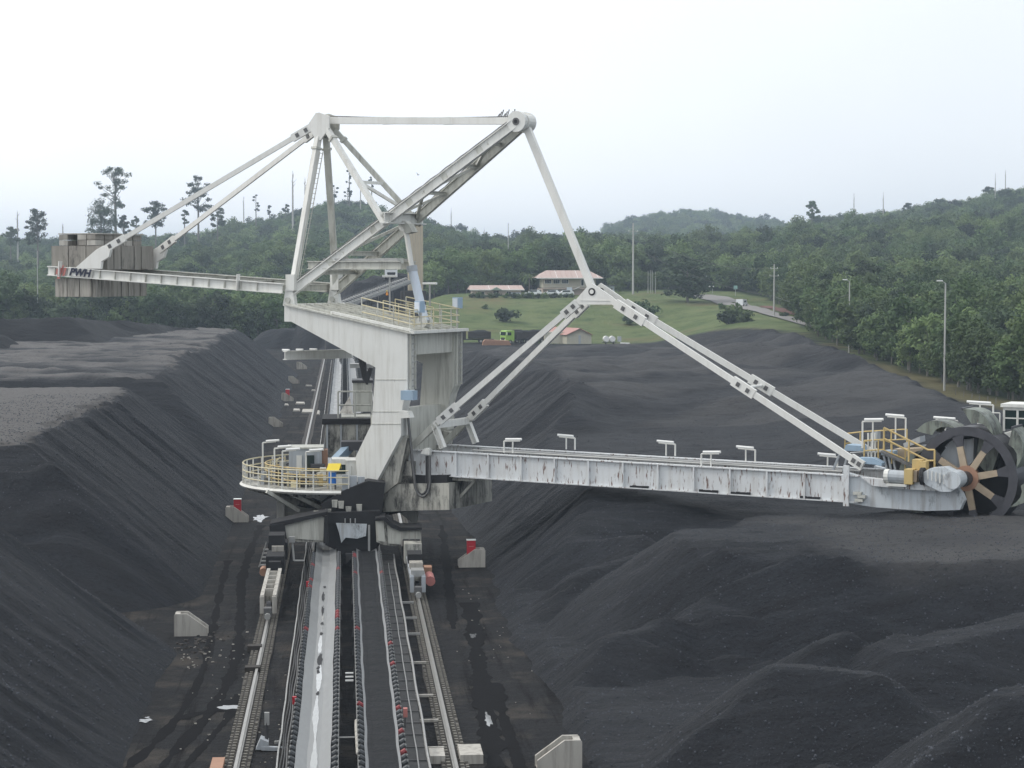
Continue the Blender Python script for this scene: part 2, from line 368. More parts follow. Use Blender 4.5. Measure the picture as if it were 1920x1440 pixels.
def seg_heap(segs, seed, warp=2.0):
    def f(X, Y):
        Xw = X + fbm(X / 6, Y / 6, seed, 3) * warp; Yw = Y + fbm(X / 6, Y / 6, seed + 4, 3) * warp * 1.4; z = np.full(X.shape, -1.)
        for a, b, sl in segs:
            dx, dy = b[0] - a[0], b[1] - a[1]; t = np.clip(((Xw - a[0]) * dx + (Yw - a[1]) * dy) / (dx * dx + dy * dy), 0, 1)
            z = np.maximum(z, a[2] + (b[2] - a[2]) * t - sl * np.hypot(Xw - a[0] - t * dx, Yw - a[1] - t * dy))
        return z + fbm(X / 3, Y / 3, seed + 8, 3) * .35
    return f
pile('coal_heap', -85, -12, 230, 325, .55, .6, seg_heap([((-85, 252, 8.8), (-58, 250, 9.0), .5), ((-58, 250, 9.0), (-41, 256, 8.2), .55), ((-52, 272, 9.6), (-36, 276, 9.9), .55), ((-36, 276, 9.9), (-27, 296, 8.6), .5), ((-78, 285, 10), (-45, 290, 9.4), .4), ((-27, 300, 8.4), (-22, 312, 7.4), .5)], 71), MAT['coaldark'])
pile('coal_heap', -30, 40, 395, 450, .8, .8, ridgemound([(6, 426, 12, 14, 13.5), (10, 420, 7.5, 11, 14.6), (-4, 432, 9, 12, 7), (-10, 434, 10, 10, 4)], 72), MAT['coaldark'])

GX = [6, 11, 15, 20, 26, 33, 42, 55, 75]
GY = [44, 56, 64, 70, 76, 82, 88, 95, 102, 108, 116, 130, 145, 152, 160, 175, 200, 240, 300, 330]
GT = [[3.0] * 9, [2.2, 2.4, 2.6, 3.4, 3.6, 3.6, 3.6, 3.6, 3.6],
      [2.0, 2.2, 2.5, 2.9, 3.3, 3.4, 3.4, 3.4, 3.4], [2.0, 2.3, 2.1, 1.9, 2.0, 2.6, 3, 3, 3], [2.4, 2.6, 2.2, 2.1, 1.9, 2.2, 3, 3, 3],
      [2.6, 2.8, 2.5, 3.3, 3.9, 4.0, 4, 4, 4], [2.8, 3.2, 2.7, 3.7, 4.1, 4.1, 4.1, 4, 4],
      [3.0, 3.2, 2.5, 3.9, 4.1, 3.6, 4.1, 4, 4], [3.2, 3.0, 2.4, 3.1, 3.2, 2.9, 4.6, 4.6, 4.6], [3.6, 3.8, 3.9, 3.5, 3.4, 3.2, 5.2, 5, 5],
      [4.2, 4.2, 4.3, 4.3, 4.3, 4.6, 5.6, 5, 5], [4.4, 4.4, 4.5, 4.6, 4.7, 5.4, 6.2, 5.6, 5.6], [5.2, 5.4, 4.6, 4.6, 4.8, 5.4, 6.3, 6, 6],
      [6.6, 7.2, 6.6, 5.2, 5.1, 5.6, 6.6, 6.4, 6], [7.4, 7.9, 7.9, 7.0, 6.2, 6.3, 6.8, 6.6, 5], [7.4, 7.6, 7.6, 7.4, 7.0, 6.8, 7.0, 7.6, 5], [7, 7.0, 7.1, 7.0, 6.8, 6.8, 7.1, 7.6, 5], [6.3, 6.4, 6.4, 6.4, 6.4, 6.4, 6.6, 6.9, 5.5],
      [4.6, 4.8, 4.8, 4.8, 4.8, 4.8, 5, 5, 5], [3, 3, 3, 3, 3, 3, 3, 3, 3]]
GT = np.array(GT, float)
def bil(X, Y):
    fx = np.interp(X, GX, np.arange(len(GX))); fy = np.interp(Y, GY, np.arange(len(GY)))
    ix = np.clip(fx.astype(int), 0, len(GX) - 2); iy = np.clip(fy.astype(int), 0, len(GY) - 2)
    tx = sstep(fx - ix); ty = sstep(fy - iy)
    return (GT[iy, ix] * (1 - tx) + GT[iy, ix + 1] * tx) * (1 - ty) + (GT[iy + 1, ix] * (1 - tx) + GT[iy + 1, ix + 1] * tx) * ty
def gauss(X, Y, cx, cy, rx, ry, h): return h * np.exp(-((X - cx) / rx) ** 2 - ((Y - cy) / ry) ** 2)
def cone(X, Y, cx, cy, r, h): return np.maximum(0, h * (1 - np.hypot(X - cx, Y - cy) / r))
RIDGES = [  # crest lines (x, y, z) -> (x, y, z), side slope, half width of the flat top
    ((21, 91, 4.2), (42, 91, 4.4), .72, 6.8), ((21.5, 99, 4.0), (42, 101, 4.2), .7, 3),
    ((9.8, 104, 2.3), (14, 101.5, 3.2), .66, .3), ((10.4, 95, 2.0), (15, 99, 3.1), .7, .3), 
    ((10, 80.5, 1.8), (15, 84, 2.5), .7, .3), ((15, 84, 2.5), (19.5, 83.5, 2.3), .62, .9),
     ((17.4, 76.5, 2.2), (19.2, 77.5, 2.3), .75, .2), ((20.5, 75.5, 2.3), (26, 78, 3.0), .68, .9),
    ((9.8, 64.5, .9), (13.9, 67.2, 3.2), .72, .1), ((13.9, 67.2, 3.2), (16.6, 66.4, 3.1), .72, .5),
    ((14.8, 55.5, 2.3), (18.6, 58.5, 4.0), .74, .2), ((18.6, 58.5, 4.0), (25, 62, 4.6), .74, .4), ((9.2, 53, 1.2), (13, 57, 2.4), .7, .2), ((9, 46, 1.6), (20, 48, 3.4), .6, 1.5)]
def ridge_h(X, Y):
    wx = fbm(X / 5, Y / 5, 91, 3) * .8; wy = fbm(X / 5, Y / 5, 95, 3) * .9; Xw = X + wx; Yw = Y + wy
    z = np.full(X.shape, .5) + fbm(X / 4, Y / 4, 97, 3) * .4
    for a, b, sl, flatw in RIDGES:
        dx, dy = b[0] - a[0], b[1] - a[1]; t = np.clip(((Xw - a[0]) * dx + (Yw - a[1]) * dy) / (dx * dx + dy * dy), 0, 1)
        d = np.maximum(0, np.hypot(Xw - a[0] - t * dx, Yw - a[1] - t * dy) - flatw); z = np.maximum(z, a[2] + (b[2] - a[2]) * t - sl * d)
    return z
def right_h(X, Y, want=False):
    wob = fbm(X / 7, Y / 7, 61, 3) * 1.5
    rb = prof(Y, [(44, 80), (120, 62), (150, 52), (200, 58), (245, 62), (300, 64), (330, 60)])
    d = np.minimum(X - 7.4 + wob * .7, np.minimum(rb - X + wob, 292 - Y + wob))
    warp = fbm(X / 6, Y / 6, 64, 2) * 2.2
    t = bil(X + warp, Y + warp * .8)
    fg = sstep((Y - 102) / 3.0)              # reclaimed foreground: heaps, cuts and gullies in front of the boom
    t0 = ridge_h(X, Y); t = t0 * (1 - fg) + t * fg
    sw = ((Y + warp * .9 + .22 * X) / 2.7) % 1.0; ledge = (np.minimum(sw * 1.15, (1 - sw) * 7) - .45) * .55 * (1 - fg) * sstep((X - 11) / 1.5) * sstep((22 - X) / 2) * sstep((Y - 74) / 3) * sstep((92 - Y) / 3)
    t = t + ledge + fbm(X / 3, Y / 3, 67, 3) * .2
    back = sstep((Y - 150) / 12)
    tr = vn((Y * .8 - X * .9 + warp) * .28, (X + Y) * .02, 68) * .6 + fbm(X / 7, Y / 10, 69, 5) * .9
    t = t + back * tr
    t = np.maximum(t, 0) + back * (cone(X, Y, 53, 232, 11, 3.0) + cone(X, Y, 60, 250, 12, 3.2) + cone(X, Y, 49, 246, 9, 2.4) + cone(X, Y, 48, 196, 9, 2.2) + cone(X, Y, 40, 205, 10, 1.5) + cone(X, Y, 54, 182, 10, 2.4) + cone(X, Y, 64, 225, 12, 2.0))
    fl = .76 * d + rills(X, Y) * np.clip(d / 2, 0, 1) * 1.2
    if want: return sstep((fl - t) / .8) * np.where(Y > 148, .30 * np.clip(.5 + 2.4 * vn((Y * .8 - X * .9 + warp) * .28, (X + Y) * .02, 68) + 1.0 * fbm(X / 7, Y / 7, 89, 3), 0, 1), (.34 + .5 * fbm(X / 5, Y / 5, 99, 3)) * sstep((X + 4 * fbm(X / 4, Y / 4, 98, 3) - 18) / 5) * sstep((Y - 82) / 3) * sstep((104 - Y) / 4))
    z = soft_min(fl, t, .12)
    return np.where(d > -.6, z, -.6) + fbm(X * 1.4, Y * 1.4, 62, 3) * .09
RD_ = lambda X, Y, Z: right_h(X, Y, True)
pile('coal_stockpile', 5.5, 40, 44, 132, .24, .24, right_h, MAT['coal'], RD_)
pile('coal_stockpile', 5.5, 80, 131.4, 312, .42, .5, lambda X, Y: right_h(X, Y) - np.where(Y < 132, .15, 0), MAT['coal'], RD_)
pile('coal_stockpile', 39.6, 80, 80, 132, .5, .5, lambda X, Y: right_h(X, Y) - .03, MAT['coal'])

# ---------------------------------------------------------------- trees
def leafmat(name, a, b_, c_):
    m, nt, b = newmat(name)
    oi = nt.nodes.new('ShaderNodeObjectInfo'); v = coord(nt, (1, 1, 1), 'Object')
    c = mix(nt, noise(nt, v, .45, 4, .6), a, b_); wv_ = coord(nt, (1, 1, .3)); c = mix(nt, ramp2(nt, noise(nt, wv_, .014, 4, .6), .42, .62), tuple(x * .62 for x in a), c)
    r = ramp2(nt, oi.outputs['Random'], .1, .95); c = mix(nt, r, c, mix(nt, noise(nt, v, .8, 3), b_, c_))
    w = nd(nt, 'ShaderNodeTexWhiteNoise', noise_dimensions='1D'); nt.links.new(oi.outputs['Random'], w.inputs['W'])
    hv = nd(nt, 'ShaderNodeHueSaturation', Saturation=1.0)
    mr = nd(nt, 'ShaderNodeMapRange'); mr.inputs['To Min'].default_value = .62; mr.inputs['To Max'].default_value = 1.3; nt.links.new(w.outputs[0], mr.inputs['Value'])
    nt.links.new(mr.outputs[0], hv.inputs['Value']); nt.links.new(c, hv.inputs['Color'])
    nt.links.new(hv.outputs[0], b.inputs['Base Color']); b.inputs['Roughness'].default_value = .65; b.inputs['Specular IOR Level'].default_value = .25
    tr = nt.nodes.new('ShaderNodeBsdfTranslucent'); nt.links.new(hv.outputs[0], tr.inputs[0])
    ms = nt.nodes.new('ShaderNodeMixShader'); ms.inputs[0].default_value = .22
    nt.links.new(b.outputs[0], ms.inputs[1]); nt.links.new(tr.outputs[0], ms.inputs[2]); nt.links.new(ms.outputs[0], nt.nodes['Material Output'].inputs[0])
    return m
MAT['leaf'] = leafmat('leaves', (.06, .11, .042), (.112, .18, .066), (.19, .235, .09))
MAT['leafdark'] = leafmat('dark_leaves', (.034, .062, .032), (.062, .098, .05), (.08, .11, .058))
MAT['bark'] = flat('pale_bark', (.16, .15, .13), .9, 0, .4, 2)
MAT['barkpale'] = flat('bleached_bark', (.42, .41, .39), .9, 0, .2, 2)

def leaves(centres, radii, per, size, r_, squash=.75):
    vs = []; C_ = []
    for (c, rad, n) in zip(centres, radii, per):
        d = r_.normal(size=(n, 3)); d /= np.linalg.norm(d, axis=1)[:, None]
        rr = rad * (r_.random(n) ** .45)[:, None]; p = c + d * rr * np.array([1, 1, squash])
        nrm = d * .9 + r_.normal(size=(n, 3)) * .5 + np.array([0, 0, .45]); nrm /= np.linalg.norm(nrm, axis=1)[:, None]
        t = np.cross(nrm, r_.normal(size=(n, 3))); t /= np.linalg.norm(t, axis=1)[:, None]; b = np.cross(nrm, t)
        L = size * (.6 + .8 * r_.random(n))[:, None]; Wd = L * .55
        q = np.stack([p - t * L, p - b * Wd, p + t * L, p + b * Wd], 1); vs.append(q.reshape(-1, 3))
    v = np.concatenate(vs); return v, np.arange(len(v)).reshape(-1, 4)
def npmesh(name, v, f, mat, smooth=False):
    me = bpy.data.meshes.new(name); me.vertices.add(len(v)); me.vertices.foreach_set('co', v.astype(np.float32).ravel())
    me.loops.add(f.size); me.loops.foreach_set('vertex_index', f.astype(np.int32).ravel()); k = f.shape[1]
    me.polygons.add(len(f)); me.polygons.foreach_set('loop_start', np.arange(0, f.size, k, dtype=np.int32)); me.polygons.foreach_set('loop_total', np.full(len(f), k, np.int32))
    me.update(calc_edges=True); me.materials.append(mat); return me
def crown_mesh(seed, n, R, Hc, zc, size, mat, per=52, clump=1.25):
    r_ = np.random.default_rng(seed); cs = []
    while len(cs) < n:
        d = r_.normal(size=3); d /= np.linalg.norm(d); t = r_.random() ** .4
        p = d * t * np.array([R, R, Hc / 2]); p[2] += zc
        if p[2] > zc - Hc * .5: cs.append(p * (1 + .16 * np.array([r_.normal(), r_.normal(), 0])))
    v, f = leaves(cs, clump * (.7 + .6 * r_.random(n)), [per] * n, size, r_)
    return npmesh('crown', v, f, mat)
def trunk_mesh(seed, h, r0, n, spread, mat):
    r_ = np.random.default_rng(seed); mb = MB(); mb.cyl((0, 0, -.6), (0, 0, h * .55), r0, 7, r0 * .7)
    top = np.array([.2, .1, h * .95]); mb.cyl((0, 0, h * .55), top, r0 * .7, 6, r0 * .25)
    for k in range(n):
        a = 2 * math.pi * k / n + r_.random(); z = h * (.42 + .4 * r_.random())
        mb.cyl((0, 0, z), (math.cos(a) * spread, math.sin(a) * spread, z + spread * (.5 + .5 * r_.random())), r0 * .4, 5, r0 * .12)
    return mb.mesh('trunk', mat)
PROTO = []
for k, (n, R, Hc, zc, sz, mt) in enumerate([(62, 3.8, 9.6, 5.9, .30, 'leaf'), (56, 4.4, 8.6, 5.4, .31, 'leaf'), (52, 3.1, 10.6, 6.2, .29, 'leaf'), (60, 4.1, 9.4, 5.8, .31, 'leafdark')]):
    PROTO.append((crown_mesh(100 + k, n, R, Hc, zc, sz, MAT[mt]), trunk_mesh(200 + k, 8.5, .22, 5, 2.2, MAT['bark'])))
def put_tree(kind, X, Y, sc, rot, label, group, name='leafy_tree', z=None):
    o = empty(name, (X, Y, ground_z(X, Y) - .1 if z is None else z), rot); o.scale = sc
    link('trunk', PROTO[kind][1], o); link('crown', PROTO[kind][0], o)
    return tag(o, label, 'tree', group)

def px_of(X, Y): return 645 + X / Y * F
# individual trees along the front edge of the woods
r_ = np.random.default_rng(11); edge_pts = []
for s in np.arange(-60, 560, 15):
    Y = forest_edge(s) + r_.uniform(1, 10); X = (s + r_.uniform(-6, 6) - 645) / F * Y; edge_pts.append((X, Y))
    k = int(r_.integers(0, 4)); c = r_.uniform(.72, 1.12)
    put_tree(k, X, Y, (c, c, c * r_.uniform(.85, 1.1)), r_.uniform(0, 6), 'leafy green tree at the foot of the wooded slope behind the left coal piles', 'front trees of the left wood')
for s in np.arange(1455, 2000, 13):
    Y = forest_edge(s) + r_.uniform(0, 9); X = (s + r_.uniform(-6, 6) - 645) / F * Y; edge_pts.append((X, Y))
    k = int(r_.integers(0, 3)); c = r_.uniform(.62, 1.0)
    put_tree(k, X, Y, (c, c, c * r_.uniform(.9, 1.15)), r_.uniform(0, 6), 'leafy green tree at the foot of the wooded hill on the right', 'front trees of the right wood')
for s in np.arange(800, 1330, 19):
    Y = forest_edge(s) + r_.uniform(0, 12); X = (s + r_.uniform(-8, 8) - 645) / F * Y; edge_pts.append((X, Y))
    k = int(r_.integers(0, 4)); c = r_.uniform(.95, 1.3)
    put_tree(k, X, Y, (c, c, c), r_.uniform(0, 6), 'tall green tree in the row behind the pink office buildings', 'trees behind the office buildings')
# the wood behind, read as one mass
def scatter():
    out = []; Y = 285.
    while Y < 2250:
        stp = 5.6 if Y < 800 else (8.0 if Y < 1300 else 15.0)
        ss = np.arange(-420, 2340, stp / Y * F)
        ss = ss + r_.uniform(-.45, .45, len(ss)) * stp / Y * F
        yy = Y + r_.uniform(-.5, .5, len(ss)) * stp
        ok = yy > forest_edge(ss) + 6
        if Y > 1300: ok &= (ss > 850) & (ss < 1650)
        # skip dips wholly behind nearer ridges
        out.append(np.stack([(ss[ok] - 645) / F * yy[ok], yy[ok]], 1)); Y += stp * .95
    return np.concatenate(out)
P = scatter(); zz = ground_z(P[:, 0], P[:, 1])
me = bpy.data.meshes.new('woodland'); me.vertices.add(len(P)); me.vertices.foreach_set('co', np.stack([P[:, 0], P[:, 1], zz - .3], 1).astype(np.float32).ravel())
sc_ = np.exp(np.clip(r_.normal(-.14, .17, len(P)), -.5, .22)) * np.where(P[:, 1] > 1300, 1.5, np.where(P[:, 1] > 800, 1.15, 1.0)); tall = r_.random(len(P)) < .04; sc_ = np.where(tall, sc_ * 1.22, sc_)
for nm, tp, dat in (('rot', 'FLOAT', r_.uniform(0, 6.28, len(P))), ('scl', 'FLOAT', sc_)):
    a = me.attributes.new(nm, tp, 'POINT'); a.data.foreach_set('value', dat.astype(np.float32))
a = me.attributes.new('idx', 'INT', 'POINT'); a.data.foreach_set('value', r_.choice(4, len(P), p=[.32, .28, .22, .18]).astype(np.int32))
wood = link('woodland', me); tag(wood, 'dense green woodland covering the hills behind the coal yard', 'woodland', kind='stuff')
ng = bpy.data.node_groups.new('plant_wood', 'GeometryNodeTree'); ng.interface.new_socket('Geometry', in_out='INPUT', socket_type='NodeSocketGeometry'); ng.interface.new_socket('Geometry', in_out='OUTPUT', socket_type='NodeSocketGeometry')
gi = ng.nodes.new('NodeGroupInput'); go = ng.nodes.new('NodeGroupOutput'); ip = ng.nodes.new('GeometryNodeInstanceOnPoints'); ip.inputs['Pick Instance'].default_value = True
m2p = ng.nodes.new('GeometryNodeMeshToPoints'); jn = ng.nodes.new('GeometryNodeJoinGeometry')
crowns = []
for cm, tm in PROTO:
    for o in COL.objects:
        if o.data == cm: crowns.append(o); break
for o in reversed(crowns):
    n = ng.nodes.new('GeometryNodeObjectInfo'); n.inputs['Object'].default_value = o; n.inputs['As Instance'].default_value = True; n.transform_space = 'ORIGINAL'
    ng.links.new(n.outputs['Geometry'], jn.inputs[0])
def attr(nm, dt):
    n = ng.nodes.new('GeometryNodeInputNamedAttribute'); n.data_type = dt; n.inputs['Name'].default_value = nm; return n.outputs[0]
cx = ng.nodes.new('ShaderNodeCombineXYZ'); ng.links.new(attr('rot', 'FLOAT'), cx.inputs[2])
ng.links.new(gi.outputs[0], m2p.inputs[0]); ng.links.new(m2p.outputs[0], ip.inputs['Points']); ng.links.new(jn.outputs[0], ip.inputs['Instance'])
ng.links.new(attr('idx', 'INT'), ip.inputs['Instance Index']); ng.links.new(cx.outputs[0], ip.inputs['Rotation']); ng.links.new(attr('scl', 'FLOAT'), ip.inputs['Scale'])
ng.links.new(ip.outputs[0], go.inputs[0])
md = wood.modifiers.new('plants', 'NODES'); md.node_group = ng
print('WOOD', len(P))

# ---------------------------------------------------------------- haze
hz, nt, b = newmat('haze_air'); nt.nodes.remove(b)
pv = nd(nt, 'ShaderNodeVolumePrincipled'); pv.inputs['Color'].default_value = (.70, .84, 1.0, 1); pv.inputs['Density'].default_value = .00025; pv.inputs['Anisotropy'].default_value = .2
nt.links.new(pv.outputs[0], nt.nodes['Material Output'].inputs['Volume'])
hb = MB().box((0, 2600, 40), (9000, 7400, 88)).obj('haze', hz); tag(hb, kind='stuff')
# ---------------------------------------------------------------- stacker reclaimer
SR = tag(empty('stacker_reclaimer', _C, -TH), 'huge white bucket wheel reclaimer with concrete counterweight standing astride the belt conveyors', 'mining machine')
def part(name, mb, mat, parent=None, label=None, smooth=False):
    o = mb.obj(name, MAT[mat], SR if parent is None else parent, smooth)
    if label: o['label'] = label
    return o
def mir(p): return np.array([p[0], -p[1], p[2]])
def uz(pl, w): return [tuple(M(x, y, w)[[0, 2]]) for x, y in pl]
def wset(p, w): return np.array([p[0], w, p[2]])

# tower: two bent side frames, cross beams, sloping top deck
TB = 2.95
tp = uz([(533, 572), (764, 624.5), (764, 733), (758, 747), (752, 775), (752, 817), (705, 905), (670, 905), (667, 856), (697, 794), (704, 689), (546, 603), (533, 603)], -TB)
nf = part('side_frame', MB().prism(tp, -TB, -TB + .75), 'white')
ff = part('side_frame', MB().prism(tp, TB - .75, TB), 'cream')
for par, sg in ((nf, -1), (ff, 1)):         # welded seams, edge strips and ladders on the frames
    y0 = sg * (TB + .012)
    for (a, b) in (((704, 712), (762, 712)), ((699, 772), (752, 772)), ((697, 795), (752, 795))):
        part('weld_seam', MB().beam(wset(M(*a, -TB), y0), wset(M(*b, -TB), y0), .02, .035), 'cream', par)
    mb = MB(); e0 = M(766, 628, -TB); e1 = M(766, 730, -TB)
    for q in (.12, .63): part('edge_strip', MB().beam(wset(e0, sg * (TB - q)) + (.05, 0, 0), wset(e1, sg * (TB - q)) + (.05, 0, 0), .08, .1, (1, 0, 0)), 'cream', par)
    for k in range(9):
        p = e0 + (e1 - e0) * (k + .5) / 9; part('rung', MB().beam(wset(p, sg * (TB - .18)) + (.13, 0, 0), wset(p, sg * (TB - .56)) + (.13, 0, 0), .03, .05), 'galv', par)
uR = tp[1][0]; zR = tp[1][1]; iw = TB - .75
part('cross_beam', MB().box((uR - .35, 0, zR - .62), (.5, 2 * iw, 1.15)), 'cream')
part('cross_beam', MB().box((uR - 5.6, 0, zR + .25), (.4, 2 * iw, .7)), 'cream')
lo0 = M(793, 766, -1.6); lo1 = M(793, 852, -1.6)
part('lower_cross_wall', MB().box((4.7, 0, (lo0[2] + lo1[2]) / 2), (.5, 2 * iw, lo0[2] - lo1[2])), 'cream')
part('rear_cross_wall', MB().box((3.2, 0, 7.4), (.3, 2 * iw, 1.2)), 'cream')
mb = MB()
dA = np.array([tp[0][0], 0, tp[0][1]]); dB = np.array([tp[1][0], 0, tp[1][1]])
dn = (dB - dA) / np.linalg.norm(dB - dA); dup = np.array([-dn[2], 0, dn[0]])
mb.beam(dA + dup * .04 + dn * .05, dB + dup * .04 + dn * .25, 2 * TB + .3, .08, dup)
deck = part('top_deck', mb, 'cream')
for k in range(7):
    w = -2.5 + k * .83; part('deck_joist', MB().beam(wset(dA + dup * .14 + dn * .6, w), wset(dB + dup * .14, w), .12, .1, dup), 'cream', deck)
mb = MB(); mb.beam(wset(dB + dup * .1 + dn * .3, -TB - .1), wset(dB + dup * .1 + dn * .3, TB + .1), .3, .16); part('deck_edge', mb, 'white', deck)
mb = MB(); mb.beam(wset(dA + dn * 3.0 + dup * .16, -TB + .2), wset(dB + dn * .1 + dup * .16, -TB + .2), .32, .12, dup); part('walk_plank', mb, 'white', deck)
def railing(name, pts, h, mats, nmid=1, step=1.2, r=.032, parent=None, closed=False):
    pts = [np.asarray(p, float) for p in pts]; hr = MB(); up = np.array([0, 0, 1.])
    for k in range(nmid + 1): hr.tube([p + up * h * (1 - k / (nmid + 1)) for p in pts], r, 5)
    o = part(name, hr, mats[0], parent)
    L = [0]
    for a, b in zip(pts[:-1], pts[1:]): L.append(L[-1] + np.linalg.norm(b - a))
    n = max(1, round(L[-1] / step)); me = MB().cyl((0, 0, 0), (0, 0, h), r * 1.1, 5).mesh('post', MAT[mats[1]])
    for k in range(n + 1):
        s = L[-1] * k / n; i = min(len(pts) - 2, max(0, int(np.searchsorted(L, s) - 1))); t = (s - L[i]) / max(1e-6, L[i + 1] - L[i])
        if parent is None or parent.parent is None or parent is SR:
            q = link('post', me, o)
        else: q = link('post', me, o)
        q.location = [float(c) for c in pts[i] + (pts[i + 1] - pts[i]) * t]
    return o
def dk(a, w): return wset(dA + dn * a + dup * .1, w)
Ld = np.linalg.norm(dB - dA)
railing('deck_railing', [dk(4.6, -2.2), dk(Ld + .1, -2.6), dk(Ld + .1, 2.6), dk(4.6, 2.6)], 1.15, ('yellowrail', 'cream'), 2, 1.1, .035)
railing('inner_railing', [dk(5.2, -.9), dk(Ld - .8, -.9)], 1.1, ('yellowrail', 'yellowrail'), 2, .9, .03)
railing('inner_railing', [dk(4.9, .9), dk(Ld - .6, .9)], 1.1, ('yellowrail', 'yellowrail'), 2, .9, .03)
def floodlight(p, mast_h, yaw, nm='floodlight'):
    p = np.asarray(p, float); mb = MB().cyl(p, p + (0, 0, mast_h), .035, 5); o = part('light_mast', mb, 'galv')
    c = p + np.array([0, 0, mast_h]); ax = np.array([[math.cos(yaw), math.sin(yaw), 0], [-math.sin(yaw), math.cos(yaw), 0], [0, 0, 1]])
    part(nm, MB().box(c + (0, 0, -.1), (.3, .55, .62), ax), 'bluegrey', o); part('lens', MB().box(c + ax[0] * .17 + (0, 0, -.1), (.04, .45, .5), ax), 'paleblue', o)
floodlight(M(787, 603, -1.9), .9, -2.0); floodlight(M(858, 618, TB - .2), 1.6, -2.0)
fl = M(856, 618, TB)
for (x, y, w, hh) in ((731, 590, -1.5, 2.1), (806, 575, 2.4, 1.3)):
    p = M(x, y, w); mb = MB().cyl(p, p + (0, 0, hh), .05, 6); o = part('lamp_post', mb, 'galv'); part('tube_lamp', MB().cyl(p + (-.45, 0, hh), p + (.45, 0, hh), .07, 6), 'lamp', o)

# hinge brackets and raking jib
JB = 2.3
jn0 = M(541, 551, -JB); jn1 = M(970, 228, -.5)
def jib(t, sg): p = jn0 + (jn1 - jn0) * t; return np.array([p[0], sg * abs(p[1]), p[2]])
jup = np.cross((jn1 - jn0) / np.linalg.norm(jn1 - jn0), (0, -1, 0)); jup = jup if jup[2] > 0 else -jup
for sg in (-1, 1):
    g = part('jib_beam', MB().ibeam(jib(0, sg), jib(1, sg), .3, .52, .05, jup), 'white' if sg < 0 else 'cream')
    mb = MB()
    for t in (.1, .2, .32, .45, .6, .756, .9): mb.beam(jib(t, sg) - jup * .24, jib(t, sg) + jup * .24, .05, .26, (1, 0, .7))
    part('web_stiffener', mb, 'white' if sg < 0 else 'cream', g)
    h = jib(1, sg); part('head_plate', MB().cyl(h - (0, .16, 0), h + (0, .16, 0), .56, 20), 'white', g)
    mb = MB().cyl(h - (0, .2, 0), h + (0, .2, 0), .2, 14); part('pin', mb, 'galvdark', g); part('pin_bore', MB().cyl(h - (0, .205, 0), h + (0, .205, 0), .11, 12), 'black', g)
    h = jib(0, sg); mb = MB().prism([(h[0] - .28, tp[0][1] - .05), (h[0] + .5, tp[0][1] - .05), (h[0] + .36, h[2] + .25), (h[0] - .1, h[2] + .3)], h[1] - .16, h[1] + .16)
    g2 = part('hinge_bracket', mb, 'white'); part('hinge_pin', MB().cyl(h + (.08, -.26, -.35), h + (.08, .26, -.35), .16, 12), 'cream', g2)
ts = [.13, .244, .45, .60, .756, .88]
lst = [(0.13, .26), (.244, .26), (.45, .5), (.60, .2), (.756, .2), (.88, .2)]
for t, hh in lst: part('cross_member', MB().ibeam(jib(t, -1), jib(t, 1), .2, hh, .04), 'cream')
for k in range(len(ts) - 1):
    a, b = (jib(ts[k], -1), jib(ts[k + 1], 1)) if k % 2 else (jib(ts[k], 1), jib(ts[k + 1], -1))
    part('diagonal_brace', MB().beam(a, b, .16, .16), 'cream')
mid = M(762, 405, 0); part('diagonal_brace', MB().beam(jib(.45, -1), jib(.6, 1), .14, .14), 'cream'); part('diagonal_brace', MB().beam(jib(.6, -1), jib(.756, 1), .14, .14), 'cream')
for w, x0, x1 in ((-1.9, 578, 752), (.6, 600, 778)):
    a = M(578 if w < 0 else 640, 497, w); b = M(x1, 497.5, w); o = part('runway_beam', MB().ibeam(a, b, .3, .46, .05), 'cream')
    part('runway_rail', MB().beam(a + (1, 0, .3), b + (-.2, 0, .3), .1, .12), 'galv', o)
part('winch', MB().box(M(728, 489, -.8), (1.5, .8, .3)), 'cream')
a = M(722, 408, -2.0); o = part('cylinder_beam', MB().ibeam(wset(a, -2.1), wset(a, 2.1), .5, .62, .06), 'white')
part('cylinder_lug', MB().prism([(a[0] - .1, a[2] - .2), (a[0] + .45, a[2] - .3), (a[0] + .75, a[2] - .75), (a[0] + .35, a[2] - .85)], -.3, .3), 'cream', o)

# A-frame mast
apx = [(577, 236), (593, 212), (599, 211), (618, 218), (618, 240), (602, 263), (594, 263)]
for sg in (-1, 1):
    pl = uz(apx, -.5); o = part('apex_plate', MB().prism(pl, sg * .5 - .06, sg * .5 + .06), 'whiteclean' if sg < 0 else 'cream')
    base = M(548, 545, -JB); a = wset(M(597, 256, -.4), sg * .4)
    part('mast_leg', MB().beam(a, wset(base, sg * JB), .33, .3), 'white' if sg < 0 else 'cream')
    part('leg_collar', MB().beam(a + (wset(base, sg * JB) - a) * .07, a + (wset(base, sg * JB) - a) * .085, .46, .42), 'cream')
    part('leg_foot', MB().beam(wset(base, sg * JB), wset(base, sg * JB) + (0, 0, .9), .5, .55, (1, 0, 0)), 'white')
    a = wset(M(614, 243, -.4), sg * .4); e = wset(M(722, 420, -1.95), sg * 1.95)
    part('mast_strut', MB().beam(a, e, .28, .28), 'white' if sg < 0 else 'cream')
    part('leg_collar', MB().beam(a + (e - a) * .09, a + (e - a) * .11, .4, .4), 'cream')
sa = wset(M(614, 243, -.4), -.4); se = wset(M(722, 420, -1.95), -1.95)
for t, t2 in ((.56, .56), (.56, .86)):
    p = sa + (se - sa) * t; q = mir(sa + (se - sa) * t2); part('strut_tie', MB().beam(p, q, .16, .16), 'white')
part('apex_block', MB().box(M(600, 240, 0), (.5, .8, .9)), 'cream')
t0 = M(613, 226, 0); t1 = M(962, 227, 0)
part('top_beam', MB().beam(t0, t1, .34, .37), 'whiteclean'); mb = MB()
